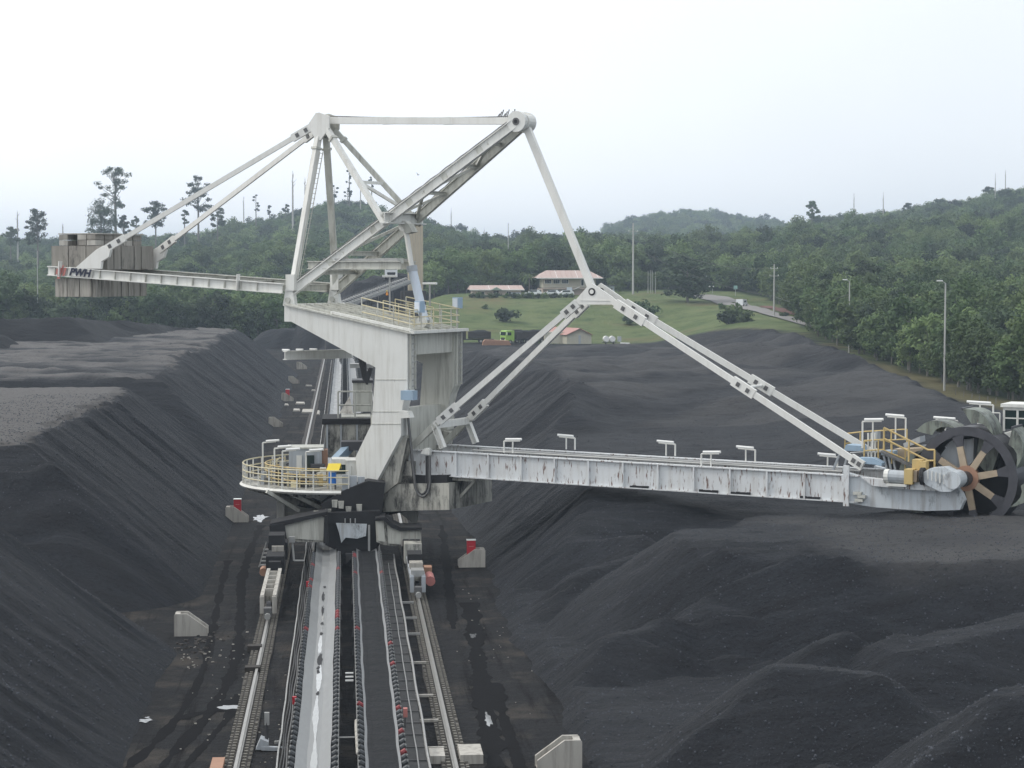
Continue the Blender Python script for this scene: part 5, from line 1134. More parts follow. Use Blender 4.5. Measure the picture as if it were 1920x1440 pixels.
# muddy tyre ruts
MAT['rut'] = flat('wet_black_mud', (.006, .006, .007), .9, 0, .6, 2, .6, spec=.1)
def rut(pts, w, seed):
    r_ = np.random.default_rng(seed); P_ = np.array([atz(x, y, 0)[:2] for x, y in pts]); d = np.r_[0, np.cumsum(np.linalg.norm(np.diff(P_, axis=0), axis=1))]; s = np.arange(0, d[-1], .35)
    cx = np.interp(s, d, P_[:, 0]); cy = np.interp(s, d, P_[:, 1]); k = np.ones(9) / 9; cx2 = np.convolve(np.pad(cx, 4, 'edge'), k, 'valid')
    wv = w * (1 + .9 * vn(s * .6, s * 0, seed) + .7 * vn(s * 2.2, s * 0, seed + 1)); mb = MB(); n = len(s)
    L_ = [(a - b / 2, c, .004 + .003 * seed) for a, b, c in zip(cx2, wv, cy)]; R_ = [(a + b / 2, c, .004 + .003 * seed) for a, b, c in zip(cx2, wv, cy)]
    mb.add(L_ + R_, [(i, n + i, n + i + 1, i + 1) for i in range(n - 1)]); tag(mb.obj('tyre_rut', MAT['rut']), kind='structure')
rut([(238, 1440), (300, 1385), (345, 1330), (372, 1280), (392, 1220), (405, 1150), (415, 1100), (428, 1050)], .34, 1); rut([(300, 1440), (352, 1385), (400, 1330), (428, 1280), (446, 1220), (452, 1150), (452, 1090), (470, 1030), (490, 985)], .42, 2)
rut([(345, 1440), (385, 1395), (430, 1345), (445, 1300)], .3, 3); rut([(330, 1350), (372, 1335), (420, 1335), (440, 1310)], .8, 4)
rut([(930, 1440), (915, 1360), (905, 1290), (895, 1230), (890, 1180), (880, 1130)], .7, 5); rut([(975, 1440), (945, 1350), (925, 1280)], .5, 6); rut([(850, 1180), (842, 1100), (835, 1040), (828, 985)], .4, 7)

# loose lumps on the near coal faces
def lumps(name, fn, x0, x1, y0, y1, n, seed, mat):
    r_ = np.random.default_rng(seed); yy = y0 + (y1 - y0) * r_.random(n) ** 1.25; xx = r_.uniform(x0, x1, n); z = fn(xx, yy); ok = z > .05; xx, yy, z = xx[ok], yy[ok], z[ok]
    me = bpy.data.meshes.new(name); me.vertices.add(len(xx)); me.vertices.foreach_set('co', np.stack([xx, yy, z], 1).astype(np.float32).ravel())
    for nm, dat in (('rot', r_.uniform(0, 6.3, len(xx))), ('scl', .012 + .04 * r_.random(len(xx)) ** 4)):
        a = me.attributes.new(nm, 'FLOAT', 'POINT'); a.data.foreach_set('value', dat.astype(np.float32))
    o = link(name, me); tag(o, kind='stuff'); g = ng.copy(); 
    for nd_ in list(g.nodes):
        if nd_.bl_idname in ('GeometryNodeObjectInfo',): g.nodes.remove(nd_)
    ip2 = [n_ for n_ in g.nodes if n_.bl_idname == 'GeometryNodeInstanceOnPoints'][0]; ip2.inputs['Pick Instance'].default_value = False
    ico = g.nodes.new('GeometryNodeMeshIcoSphere'); ico.inputs['Subdivisions'].default_value = 1; sm = g.nodes.new('GeometryNodeSetMaterial'); sm.inputs['Material'].default_value = mat
    for l in list(ip2.inputs['Instance'].links): g.links.remove(l)
    g.links.new(ico.outputs[0], sm.inputs[0]); g.links.new(sm.outputs[0], ip2.inputs['Instance']); o.modifiers.new('lumps', 'NODES').node_group = g
def lumpmat():
    m, nt, b = newmat('coal_lump'); oi = nt.nodes.new('ShaderNodeObjectInfo'); c = ramp2(nt, oi.outputs['Random'], .0, 1.0, (.022, .026, .034, 1), (.075, .083, .10, 1)); nt.links.new(c, b.inputs['Base Color']); b.inputs['Roughness'].default_value = .7; b.inputs['Specular IOR Level'].default_value = .4; return m
LM = lumpmat()
lumps('coal_lumps', left_h(20, 96.5, 8, 8.5, 51), -20, -6.5, 58, 99, 13000, 1, LM); lumps('coal_lumps', LH2, -22, -6.5, 104, 150, 13000, 2, LM); lumps('coal_lumps', right_h, 7, 30, 56, 105, 28000, 3, LM); lumps('coal_lumps', right_h, 7, 36, 104, 165, 14000, 4, LM)

# ---------------------------------------------------------------- far end of the yard
# transfer tower and inclined conveyor
p = at(779, 550, 396); o = tag(empty('transfer_tower', (p[0], 396, 0)), 'tall narrow beige clad transfer tower behind the luffing cylinder', 'tower')
MB().box((0, 0, 18), (2.75, 2.6, 12)).obj('cladding', MAT['tan'] if False else paint('beige_cladding', (.56, .48, .34), (.34, .28, .2), .4), o); MB().box((-.4, .3, 6), (4.6, 3.4, 11.8)).obj('lower_housing', MAT['brownbed'], o)
for k in range(9): MB().box((-1.2 + k * .3, -1.33, 18), (.05, .06, 11.9)).obj('cladding_rib', MAT['concretelight'], o)
S_ = at(612, 577, 335); E_ = at(756, 524, 388); o = tag(empty('inclined_conveyor', (0, 0, 0)), 'inclined conveyor with rows of idlers climbing to the beige tower', 'conveyor')
dv = (E_ - S_) / np.linalg.norm(E_ - S_); sd = np.cross(dv, (0, 0, 1)); sd /= np.linalg.norm(sd); L_ = np.linalg.norm(E_ - S_)
MB().beam(S_, E_, 1.5, .12).obj('belt_deck', MAT['black'], o)
for s in (-1.0, 1.0, 1.7): MB().beam(S_ + sd * s - (0, 0, .25), E_ + sd * s - (0, 0, .25), .16, .5).obj('stringer', MAT['galv'], o)
MB().beam(S_ + sd * 1.6 - (0, 0, .5), E_ + sd * 1.6 - (0, 0, .5), 1.0, .1).obj('walkway', MAT['galvdark'], o)
for k in range(34):
    q = S_ + dv * L_ * (k + .5) / 34
    for s in (-.6, .6): MB().cyl(q + sd * (s - .22) + (0, 0, .25 + .1 * (s < 0)), q + sd * (s + .22) + (0, 0, .25 + .1 * (s > 0)), .13, 6).obj('idler', MAT['galv' if s > 0 else 'rollgrey'], o)
for k in range(6):
    q = S_ + dv * L_ * (k + .3) / 6
    for s in (-.9, 1.6): MB().cyl(q + sd * s - (0, 0, .4), (q + sd * s) * (1, 1, 0) - (0, 0, .2), .12, 6).obj('trestle_leg', MAT['galvdark'], o)
for k in range(9): q = S_ + dv * L_ * (k + .5) / 9 + sd * 2.1; MB().cyl(q - (0, 0, .45), q + (0, 0, .65), .05, 5).obj('rail_post', MAT['galv'], o)
MB().tube([S_ + sd * 2.1 + (0, 0, .65), E_ + sd * 2.1 + (0, 0, .65)], .05, 5).obj('handrail', MAT['galv'], o)

# vehicles
MAT['carwhite'] = flat('white_car_paint', (.72, .74, .75), .3, 0, .04, 1, 0); MAT['limegreen'] = flat('lime_green_cab_paint', (.30, .50, .10), .4, 0, .1); MAT['tyre'] = MAT['rubber']
def wheel(o, x, y, r, w=.24): 
    g = MB().cyl((x - w / 2, y, r), (x + w / 2, y, r), r, 14).obj('wheel', MAT['tyre'], o); MB().cyl((x - w / 2 - .01, y, r), (x + w / 2 + .01, y, r), r * .55, 10).obj('rim', MAT['galv'], g)
def car(X, Y, z, rz, label, L=4.4, van=False):
    o = tag(empty('parked_car', (X, Y, z), rz), label, 'car')
    pr = [(-L / 2, .35), (L / 2, .35), (L / 2, .8), (L / 2 - .9, .95), (L / 2 - 1.5, 1.5), (-L / 2 + .7, 1.55), (-L / 2 + .1, .98)] if not van else [(-L / 2, .35), (L / 2, .35), (L / 2, .95), (L / 2 - .5, 1.1), (L / 2 - .9, 1.8), (-L / 2 + .1, 1.85)]
    mb = MB().prism(pr, -.85, .85); mb.xf(lambda p: (p[1], p[0], p[2])); mb.obj('body', MAT['carwhite'], o)
    for sx in (-1, 1): MB().box((sx * .86, -.1, 1.25), (.02, L * .45, .38)).obj('side_window', MAT['glass'], o)
    MB().beam((0, L / 2 - 1.18, 1.18), (0, L / 2 - 1.42, 1.42), 1.4, .03, (0, 1, .6)).obj('windscreen', MAT['glass'], o); MB().box((0, -L / 2 + .35, 1.25), (1.35, .3, .4)).obj('rear_window', MAT['glass'], o)
    for sx in (-1, 1):
        MB().box((sx * .6, L / 2 + .005, .68), (.35, .04, .16)).obj('headlight', MAT['lamp'], o)
        for sy in (-1, 1): wheel(o, sx * .78, sy * L * .31, .33)
    return o
def truck(X, Y, z, rz, cabmat, label, load=True, L=7.5):
    o = tag(empty('dump_truck', (X, Y, z), rz), label, 'truck'); f = L / 2
    mb = MB().prism([(f - 2.1, .75), (f, .75), (f, 1.7), (f - .12, 2.75), (f - .3, 2.9), (f - 2.1, 2.9)], -1.2, 1.2); mb.xf(lambda p: (p[1], p[0], p[2])); c = mb.obj('cab', cabmat, o)
    MB().beam((0, f - .02, 1.85), (0, f - .1, 2.6), 2.1, .04, (0, 1, .1)).obj('windscreen', MAT['glass'], c); MB().box((0, f + .02, 1.15), (1.6, .06, .5)).obj('grille', MAT['black'], c); MB().box((0, f + .06, .62), (2.4, .2, .3)).obj('bumper', MAT['lamp'], c)
    for sx in (-1, 1): MB().box((sx * 1.205, f - .9, 2.2), (.02, .9, .65)).obj('side_window', MAT['glass'], c); MB().box((sx * .9, f + .03, .95), (.32, .06, .2)).obj('headlight', MAT['lamp'], c); MB().box((sx * 1.42, f - .15, 2.3), (.2, .08, .5)).obj('mirror', MAT['lamp'], c)
    MB().box((0, -1.2, .85), (1.0, L - 1, .25)).obj('chassis', MAT['darksteel'], o); b_ = MB().box((0, -1.3, 1.15), (2.4, L - 2.7, .2)); 
    for sx in (-1, 1): b_.box((sx * 1.17, -1.3, 1.85), (.1, L - 2.7, 1.3))
    for yy in (-1.3 - (L - 2.7) / 2 + .05, -1.3 + (L - 2.7) / 2 - .05): b_.box((0, yy, 1.85), (2.2, .1, 1.3))
    b_.obj('tipper_body', MAT['brownbed'], o)
    if load: xs = np.linspace(-1.1, 1.1, 9); ys = np.linspace(-1.3 - (L - 2.9) / 2, -1.3 + (L - 2.9) / 2, 13); a, b2 = np.meshgrid(xs, ys); link('coal_load', grid_mesh('coal_load', a, b2, 2.35 + .55 * (1 - (a / 1.15) ** 2) * (1 - ((b2 + 1.3) / (L / 2 - 1.2)) ** 2) + fbm(a * 2, b2 * 2, 3, 2) * .2, MAT['coaldark']), o)
    for sx in (-1, 1):
        for yy in (f - 1.1, -L / 2 + 1.0, -L / 2 + 2.2): wheel(o, sx * 1.05, yy, .48, .3)
    return o
p = at(733, 523, 416); zt = 13.9
truck(p[0], 416, p[2] - .1, math.pi, MAT['carwhite'], 'white truck facing the camera on the dark coal mound beside the inclined conveyor', False, 6.5)
p = at(966, 641, 452); truck(p[0] + .8, 454, 0, math.pi / 2 + .45, MAT['limegreen'], 'dump truck with lime green cab left of the red-roofed shed')
for i, (x, lab) in enumerate(((905, 'coal-laden dump truck with its load heaped up, nearest the reclaimer tower'), (1010, 'coal-laden dump truck between green-cab truck and red-roofed shed'))):
    p = at(x, 641, 458); truck(p[0] - 2, 458 + i, 0, math.pi / 2, MAT['brownbed'], lab)
p = at(929, 641, 449); mb = MB().prism([(-2.9, 0), (3.1, 0), (2.6, .95), (-2.4, 1.15), (-2.8, .7)], -1.2, 1.2); tag(mb.xf(lambda q: (q[0] + p[0], q[1] + 447, q[2])).obj('steel_skip', MAT['hub']), 'low rust-brown steel skip left of the green-cab truck', 'skip')
# white tank trailer
p = at(1142, 641, 450); o = tag(empty('water_tank_trailer', (p[0], 450, 0)), 'small white tank trailer right of the red-roofed shed', 'tank trailer')
for dx in (-.65, .65): MB().cyl((dx, -.9, 1.15), (dx, .9, 1.15), .62, 12).obj('tank', MAT['lamp'], o)
MB().box((0, 0, .45), (3.0, 1.6, .15)).obj('chassis', MAT['darksteel'], o); MB().box((2.2, 0, 1.1), (.7, 1.0, 1.1)).obj('pump_box', MAT['greypanel'], o)
for dx in (-.8, .8): wheel(o, dx, -.8, .32)
p = at(1172, 642, 449); tag(MB().prism([(-1.0, 0), (1.0, 0), (.9, .35), (-.95, .4)], -.6, .6).xf(lambda q: (q[0] + p[0], q[1] + 449, q[2])).obj('white_slab', MAT['lamp']), 'low white slab lying right of the white tank trailer', 'slab')
# buildings
MAT['pinkwall'] = paint('pink_wall_render', (.58, .47, .41), (.4, .33, .28), .3); MAT['roofred'] = paint('faded_red_roof_sheet', (.42, .30, .26), (.46, .42, .39), .6); MAT['rustroof'] = paint('rusty_roof_sheet', (.40, .20, .17), (.30, .18, .15), .4); MAT['creamwall'] = paint('cream_wall_render', (.50, .48, .39), (.32, .3, .25), .3)
def roof_hip(o, x0, x1, y0, y1, ze, zr, inset, mat, hip=True):
    ym = (y0 + y1) / 2; i = inset if hip else 0
    mb = MB().add([(x0, y0, ze), (x1, y0, ze), (x1, y1, ze), (x0, y1, ze), (x0 + i, ym, zr), (x1 - i, ym, zr)], [(0, 1, 5, 4), (1, 2, 5), (2, 3, 4, 5), (3, 0, 4), (3, 2, 1, 0)]); r = mb.obj('roof', MAT[mat], o)
    n = int((x1 - x0) / 1.3)
    for k in range(1, n):
        x = x0 + (x1 - x0) * k / n; xr = min(max(x, x0 + i), x1 - i); t = 1 if i == 0 else min(1, (x - x0) / max(i, .01), (x1 - x) / max(i, .01))
        a = np.array([x, y0, ze + .03]); e = np.array([x, y0 + (ym - y0) * t, ze + (zr - ze) * t + .03]); 
        if t > .05: MB().beam(a, e, .07, .06).obj('sheet_seam', MAT['roofred' if k % 4 else 'lamp'], r)
    MB().box(((x0 + x1) / 2, y0 - .03, ze - .08), (x1 - x0, .08, .2)).obj('fascia', MAT['lamp'], r); return r
def win(o, x, y, z, w, h, panes=2):
    f_ = MB(); 
    for s in (-1, 1): f_.box((x + s * (w / 2), y - .04, z), (.09, .12, h + .14)); f_.box((x, y - .045, z + s * (h / 2)), (w - .1, .12, .09))
    f_ = f_.obj('window', MAT['lamp'], o)
    for k in range(panes): MB().box((x - w / 2 + w * (k + .5) / panes, y - .02, z), (w / panes - .08, .04, h - .08)).obj('pane', MAT['glass'], f_)
a = at(1018, 556, 565); b_ = at(1117, 556, 565); zb = a[2] - .8; X0, X1 = a[0], b_[0]; o = tag(empty('office_building', (0, 0, 0)), 'two-storey pink office building with faded red and white hipped roof', 'building'); zf = at(1018, 541, 565)[2]; zt = at(1018, 521, 565)[2]; zr = at(1030, 507, 568)[2]
MB().box(((X0 + X1) / 2, 570, (zb + zf) / 2), (X1 - X0, 10, zf - zb)).obj('ground_floor_wall', MAT['pinkwall'], o); MB().box(((X0 + X1) / 2, 570, (zf + zt) / 2 + .1), (X1 - X0 - .05, 9.9, zt - zf - .2)).obj('upper_wall', MAT['creamwall'], o)
MB().box(((X0 + X1) / 2 - .3, 564.4, zf), (X1 - X0 + 2.2, 1.4, .22)).obj('balcony_slab', MAT['pinkwall'], o); roof_hip(o, at(1006, 520, 563)[0], at(1131, 520, 563)[0], 562.6, 577, zt, zr, 3.2, 'roofred')
for k in range(3): win(o, at(1027.5 + 16 * k, 527, 565)[0], 565, at(1020, 528, 565)[2], 1.75, 1.1, 3)
win(o, at(1092, 529, 565)[0], 565, at(1020, 530, 565)[2], .7, 1.6, 1)
for x, w in ((1032, 1.2), (1050, 1.2), (1103, 1.4)): win(o, at(x, 550, 565)[0], 565, at(x, 549, 565)[2], w, 1.2, 2)
for x in (1008, 1011): p = at(x, 556, 564); MB().box((p[0], 564, (zb + zf) / 2), (.25, .25, zf - zb)).obj('balcony_column', MAT['pinkwall'], o)
MB().box((at(1068, 548, 563)[0], 563.2, at(1068, 548, 563)[2]), (1.5, .1, 2.6)).obj('notice_panel', MAT['paleblue'], o); MB().beam(at(1075, 543, 563.5), at(1087, 538, 563.5), .8, .1).obj('stair_canopy', MAT['lamp'], o)
a = at(886, 561, 560); b_ = at(977, 561, 560); zb = a[2] - .7; zt = at(900, 543, 560)[2]; o = tag(empty('low_house', (0, 0, 0)), 'long low pink house with faded red roof and small green gable, left of the office', 'building'); X0, X1 = a[0], b_[0]
MB().box(((X0 + X1) / 2, 564, (zb + zt) / 2), (X1 - X0, 8, zt - zb)).obj('wall', MAT['pinkwall'], o); roof_hip(o, at(880, 543, 559)[0], at(983.5, 543, 559)[0], 558.8, 569.5, zt, at(880, 535, 564)[2], .4, 'roofred')
p = at(931, 543, 558); mb = MB().prism([(-1.5, 0), (1.5, 0), (0, .8)], -.6, .8).xf(lambda q: (q[0] + p[0], q[1] + 558.2, q[2] + zt - .1)); mb.obj('porch_gable', flat('green_gable', (.25, .33, .28), .6), o); MB().box((p[0], 559.97, zt - 1.3), (1.3, .1, 2.0)).obj('door', MAT['darksteel'], o)
for x, w, pn in ((905, .9, 1), (952, .6, 1), (956, .6, 1)): win(o, at(x, 552, 560)[0], 560, at(x, 551.5, 560)[2], w, 1.3, pn)
MB().box((at(967, 552, 560)[0], 559.97, at(967, 552, 560)[2]), (2.6, .06, 1.1)).obj('shop_shutter', MAT['paleblue'], o)
a = at(1063, 642, 452); b_ = at(1109, 642, 452); o = tag(empty('storage_shed', (0, 0, 0)), 'cream storage shed with rusty red gable roof at the edge of the coal', 'shed'); zt = at(1063, 627, 452)[2]; zr = at(1090, 616, 452)[2]; X0, X1 = a[0], b_[0]; xm = (X0 + X1) / 2 + .1
mb = MB().add([(X0, 452, -.3), (X1, 452, -.3), (X1, 452, zt), (xm, 452, zr), (X0, 452, zt), (X0 - 4.8, 464, -.3), (X1 - 4.8, 464, -.3), (X1 - 4.8, 464, zt), (xm - 4.8, 464, zr), (X0 - 4.8, 464, zt)], [(0, 1, 2, 3, 4), (9, 8, 7, 6, 5), (0, 4, 9, 5), (1, 6, 7, 2)]); mb.obj('wall', MAT['creamwall'], o)
MB().add([(X0 - .3, 451.4, zt - .1), (xm, 451.4, zr + .1), (xm - 5, 464.5, zr + .1), (X0 - 5.3, 464.5, zt - .1), (X1 + .3, 451.4, zt - .1), (X1 - 4.6, 464.5, zt - .1), (X0 - .3, 451.4, zt - .22), (xm, 451.4, zr - .04), (X1 + .3, 451.4, zt - .22)], [(0, 1, 2, 3), (1, 4, 5, 2), (0, 6, 7, 1), (1, 7, 8, 4)]).obj('roof', MAT['rustroof'], o)
MB().box((at(1087, 638, 451.9)[0], 451.95, .9), (.5, .05, 1.9)).obj('door', MAT['greypanel'], o)
mb = MB(); a = at(1022, 640, 455); MB().box((a[0] + 2, 455.5, 1.2), (4.2, 2.6, 2.6)).obj('lean_to', MAT['creamwall'], o)
a = at(1132, 556, 572); b_ = at(1152, 556, 572); o = tag(empty('guard_hut', (0, 0, 0)), 'small glazed hut with dark flat roof right of the office', 'hut'); zt = at(1132, 536, 572)[2]
MB().box(((a[0] + b_[0]) / 2, 573.5, (a[2] - .6 + zt) / 2), (b_[0] - a[0], 3, zt - a[2] + .6)).obj('wall', MAT['paleblue'], o); MB().box(((a[0] + b_[0]) / 2, 573.3, zt + .1), (b_[0] - a[0] + 1.2, 4.2, .2)).obj('roof', MAT['darksteel'], o)
for x in (1138, 1146): win(o, at(x, 545, 572)[0], 572, at(x, 545, 572)[2], .8, 1.4, 1)
zg = lambda X, Y: float(ground_z(X, Y))
for i, (x, y, Y, rz, lab) in enumerate(((1000, 554, 553, 1.3, 'white car parked below the palm left of the office'), (1034, 554, 555, 1.5, 'white car parked in front of the office ground floor'), (1060, 555, 554, 1.7, 'white car parked beside the pale notice panel'), (1391, 572, 505, -.5, 'white car driving down the road on the right'))):
    p = at(x, y, Y); car(p[0], Y, zg(p[0], Y) + .05, rz, lab, 3.8 if i == 3 else 4.4, i == 3)
# road
MAT['road'] = flat('worn_road', (.20, .19, .18), .9, 0, .15, .6, .2); MAT['redsoil'] = flat('red_soil', (.14, .065, .05), .95, 0, .3, .4, .5)
def strip(name, pts, w, mat, dz):
    P_ = np.array(pts, float); d = np.r_[0, np.cumsum(np.linalg.norm(np.diff(P_[:, :2], axis=0), axis=1))]; s = np.linspace(0, d[-1], 70); cx = np.interp(s, d, P_[:, 0]); cy = np.interp(s, d, P_[:, 1]); k = np.ones(9) / 9
    cx = np.convolve(np.pad(cx, 4, 'edge'), k, 'valid'); cy = np.convolve(np.pad(cy, 4, 'edge'), k, 'valid'); tx = np.gradient(cx); ty = np.gradient(cy); n = np.hypot(tx, ty); nx, ny = -ty / n, tx / n; wv = np.interp(s, d, w); vs = []
    offs = (-.5, -.17, .17, .5)
    for f_ in offs: X_ = cx + nx * wv * f_; Y_ = cy + ny * wv * f_; vs += list(zip(X_, Y_, ground_z(X_, Y_) + dz))
    m_ = len(s); tag(MB().add(vs, [(j * m_ + i, j * m_ + i + 1, (j + 1) * m_ + i + 1, (j + 1) * m_ + i) for j in range(3) for i in range(m_ - 1)]).obj(name, MAT[mat], None, True), kind='structure')
rp = [(x, Y) for x, Y in ((at(1300, 556, 560)[0], 562), (at(1345, 560, 545)[0], 545), (at(1390, 572, 505)[0], 505), (at(1450, 587, 465)[0], 465), (at(1530, 606, 415)[0], 415), (at(1570, 616, 392)[0], 392))]
strip('road', rp, [7, 9, 6, 4, 3.4, 3], 'road', .25)
strip('soil_bank', [(x + 5.5, y + 4) for x, y in rp[2:]], [3, 3.4, 3.4, 3.4], 'redsoil', .18)
# poles
MAT['pole'] = flat('concrete_pole', (.42, .42, .40), .8, 0, .1)
def pole(x, yt, yb, Y, label, arms=(), lamp=False, r=.16, cat='utility pole', nm='utility_pole'):
    p = at(x, yb, Y); t = at(x, yt, Y); z0 = min(zg(p[0], Y), p[2]) - .3; h = t[2] - z0; o = tag(empty(nm, (p[0], Y, z0)), label, cat); MB().cyl((0, 0, 0), (0, 0, h), r * 1.2, 8, r * .75).obj('shaft', MAT['pole'], o)
    for dz, w in arms: MB().box((0, .1, h - dz), (w, .12, .12)).obj('cross_arm', MAT['pole'], o); [MB().cyl((s * w * .45, .1, h - dz), (s * w * .45, .1, h - dz + .3), .06, 6).obj('insulator', MAT['lamp'], o) for s in (-1, 1)]
    if lamp: MB().beam((0, 0, h), (-.5, 0, h + .3), .08, .08).obj('lamp_arm', MAT['pole'], o); MB().box((-.75, 0, h + .32), (.7, .3, .16)).obj('lamp_head', MAT['lamp'], o)
    return np.array([p[0], Y, t[2]])
q1 = pole(1187, 418, 536, 560, 'tall concrete utility pole right of the office building', ((2.2, 2.6),), r=.24); q2 = pole(1451, 495, 600, 458, 'concrete utility pole with two cross arms on the grass slope', ((1.0, 1.6), (2.6, 2.0)), r=.17)
q3 = pole(1592, 528, 640, 340, 'slim lamp post against the wood above the right coal heap', (), True, .12, 'lamp post', 'lamp_post'); pole(1771, 531, 697, 268, 'tall slim lamp post at the edge of the wood on the right', (), True, .13, 'lamp post', 'lamp_post')
pole(1320, 515, 540, 580, 'short far utility pole behind the big round tree', ((.6, 1.6),), r=.1); pole(953, 418, 480, 700, 'thin white pole standing on the wooded ridge left of the office', (), r=.14); pole(70, 470, 500, 460, 'thin white pole in front of the left wood', (), r=.1)
for k, x in enumerate((1215, 1220, 1223, 1229)): pole(x, (508, 506, 507, 510)[k], 540, 575, ('first', 'second', 'third', 'fourth')[k] + ' from the left of four white flagpoles right of the office', (), r=.07, cat='flagpole', nm='flagpole')
def wire(a, b, sag, lab): tag(MB().tube([a + (b - a) * t - np.array([0, 0, sag * 4 * t * (1 - t)]) for t in np.linspace(0, 1, 11)], .035, 4).obj('power_line', MAT['darksteel']), lab, 'power line')
wire(q1 - (0, 0, 2), q2 - (0, 0, 1), 3, 'upper power line sagging between the two utility poles'); wire(q1 - (0, 0, 6), q2 - (0, 0, 7), 2, 'lower power line between the two utility poles'); wire(q2 - (0, 0, 7), q3 - (0, 0, 2), 1.5, 'power line running right from the pole on the grass slope')
p = at(1379, 539, 560); o = tag(empty('road_sign', (p[0], 560, zg(p[0], 560))), 'small pale green sign board at the edge of the wood', 'sign'); h_ = p[2] - zg(p[0], 560); MB().cyl((0, 0, 0), (0, 0, h_), .07, 6).obj('post', MAT['pole'], o); MB().box((0, -.1, h_), (1.0, .06, 1.0)).obj('board', flat('pale_green_sign', (.30, .50, .46), .5), o)
p = at(1330, 537, 575); o = tag(empty('shelter_roof', (p[0], 575, zg(p[0], 575))), 'small open shelter with white roof behind the big round tree', 'shelter'); h_ = p[2] - zg(p[0], 575); MB().box((0, 0, h_), (2.2, 2, .3)).obj('roof', MAT['lamp'], o); [MB().cyl((s, 0, 0), (s, 0, h_), .07, 6).obj('post', MAT['pole'], o) for s in (-.9, .9)]
for k in range(6):
    p = at(1792 + 15 * k, 712 + 2 * k, 262 - 3 * k); zz_ = zg(p[0], p[1]); tag(MB().cyl((p[0], p[1], zz_ - .2), (p[0] + .05 * (k % 3), p[1], zz_ + .75), .06, 5).obj('fence_post', MAT['bark']), ('leftmost', 'second', 'third', 'fourth', 'fifth', 'rightmost')[k] + ' of the low pale fence posts at the foot of the right wood', 'fence post', 'fence posts by the right wood')

# shrubs, palm, the big round tree
shr = [crown_mesh(300 + k, 14, 1.0, 1.5, .75, .2, MAT['leaf' if k else 'leafdark'], 30, .5) for k in range(2)]
def shrub(x, Y, s, k, lab, grp): X = at(x, 560, Y)[0]; o = link('shrub', shr[k]); o.location = (X, Y, zg(X, Y) - .15); o.scale = (s, s, s); o.rotation_euler = (0, 0, x); tag(o, lab, 'shrub', grp)
for k in range(16): shrub(884 + 12.6 * k + r4.uniform(-2, 2), 545 + r4.uniform(-1, 1), r4.uniform(.75, 1.15), k % 2, 'round shrub in the clipped row along the top of the grass bank', 'shrub row before the pink buildings')
for k, (x, Y, s) in enumerate(((952, 500, 2.4), (1210, 505, 2.6), (1185, 495, 2.0), (1354, 500, 1.0), (1469, 455, .9), (1390, 470, .7), (1230, 480, 1.2), (1380, 445, 2.6), (1365, 443, 2.0), (1400, 441, 1.6), (1085, 470, 1.4), (910, 520, .8))):
    shrub(x, Y, s, k % 2, ('large', 'broad', 'rounded', 'small', 'tiny', 'low', 'lone', 'bushy', 'dense', 'spreading', 'squat', 'leafy', 'dark', 'little', 'tall', 'ragged', 'scrubby', 'plain', 'thick')[k] + ' shrub on the grass slope, ' + ('left of the rear boom stay', 'under the boom stays', 'just right of the yoke', 'beside the grass track', 'right of the utility pole foot', 'mid slope on the right', 'below the big round tree', 'at the coal edge under the pole', 'behind the coal edge bush', 'rightmost at the coal edge', 'above the storage shed', 'below the low house', 'below the palm', 'below the guard hut', 'beside the reclaimer tower', 'just above the skip', 'low on the right slope', 'above the green-cab truck', 'above the coal edge')[k], 'shrubs on the grass slope')
p = at(1284, 575, 532); put_tree(3, p[0], 528, (1.75, 1.75, 1.2), 1.0, 'big round dark green tree standing on the lawn right of the office', None, 'round_tree')
put_tree(0, at(1195, 560, 585)[0], 585, (.8, .8, .62), 2.0, 'small pale tree beside the tall utility pole', None, 'small_tree'); put_tree(1, at(1160, 560, 588)[0], 588, (.7, .7, .6), .4, 'small tree left of the tall utility pole, behind the glazed hut', None, 'small_tree'); put_tree(2, at(1228, 560, 583)[0], 583, (.7, .7, .6), 3.0, 'small tree in front of the four flagpoles', None, 'small_tree')
p = at(992, 560, 572); o = tag(empty('palm_tree', (p[0], 572, zg(p[0], 572))), 'feathery palm tree between low house and office', 'palm tree'); MB().cyl((0, 0, -.3), (.15, 0, 5.2), .2, 7, .14).obj('trunk', MAT['bark'], o); mb = MB()
for k in range(22):
    a = k * 2.4; up_ = r4.uniform(-.1, .9); pr = np.array([.15, 0, 5.2]); 
    for j in range(6):
        q = pr + np.array([math.cos(a) * .55, math.sin(a) * .55, (up_ - .32 * j) * .5]); sd_ = np.array([-math.sin(a), math.cos(a), -.25]) * (.34 - .04 * j); mb.add([pr - sd_, pr + sd_, q + sd_ * .85, q - sd_ * .85], [(0, 1, 2, 3)]); pr = q
mb.obj('crown', MAT['leaf'], o)

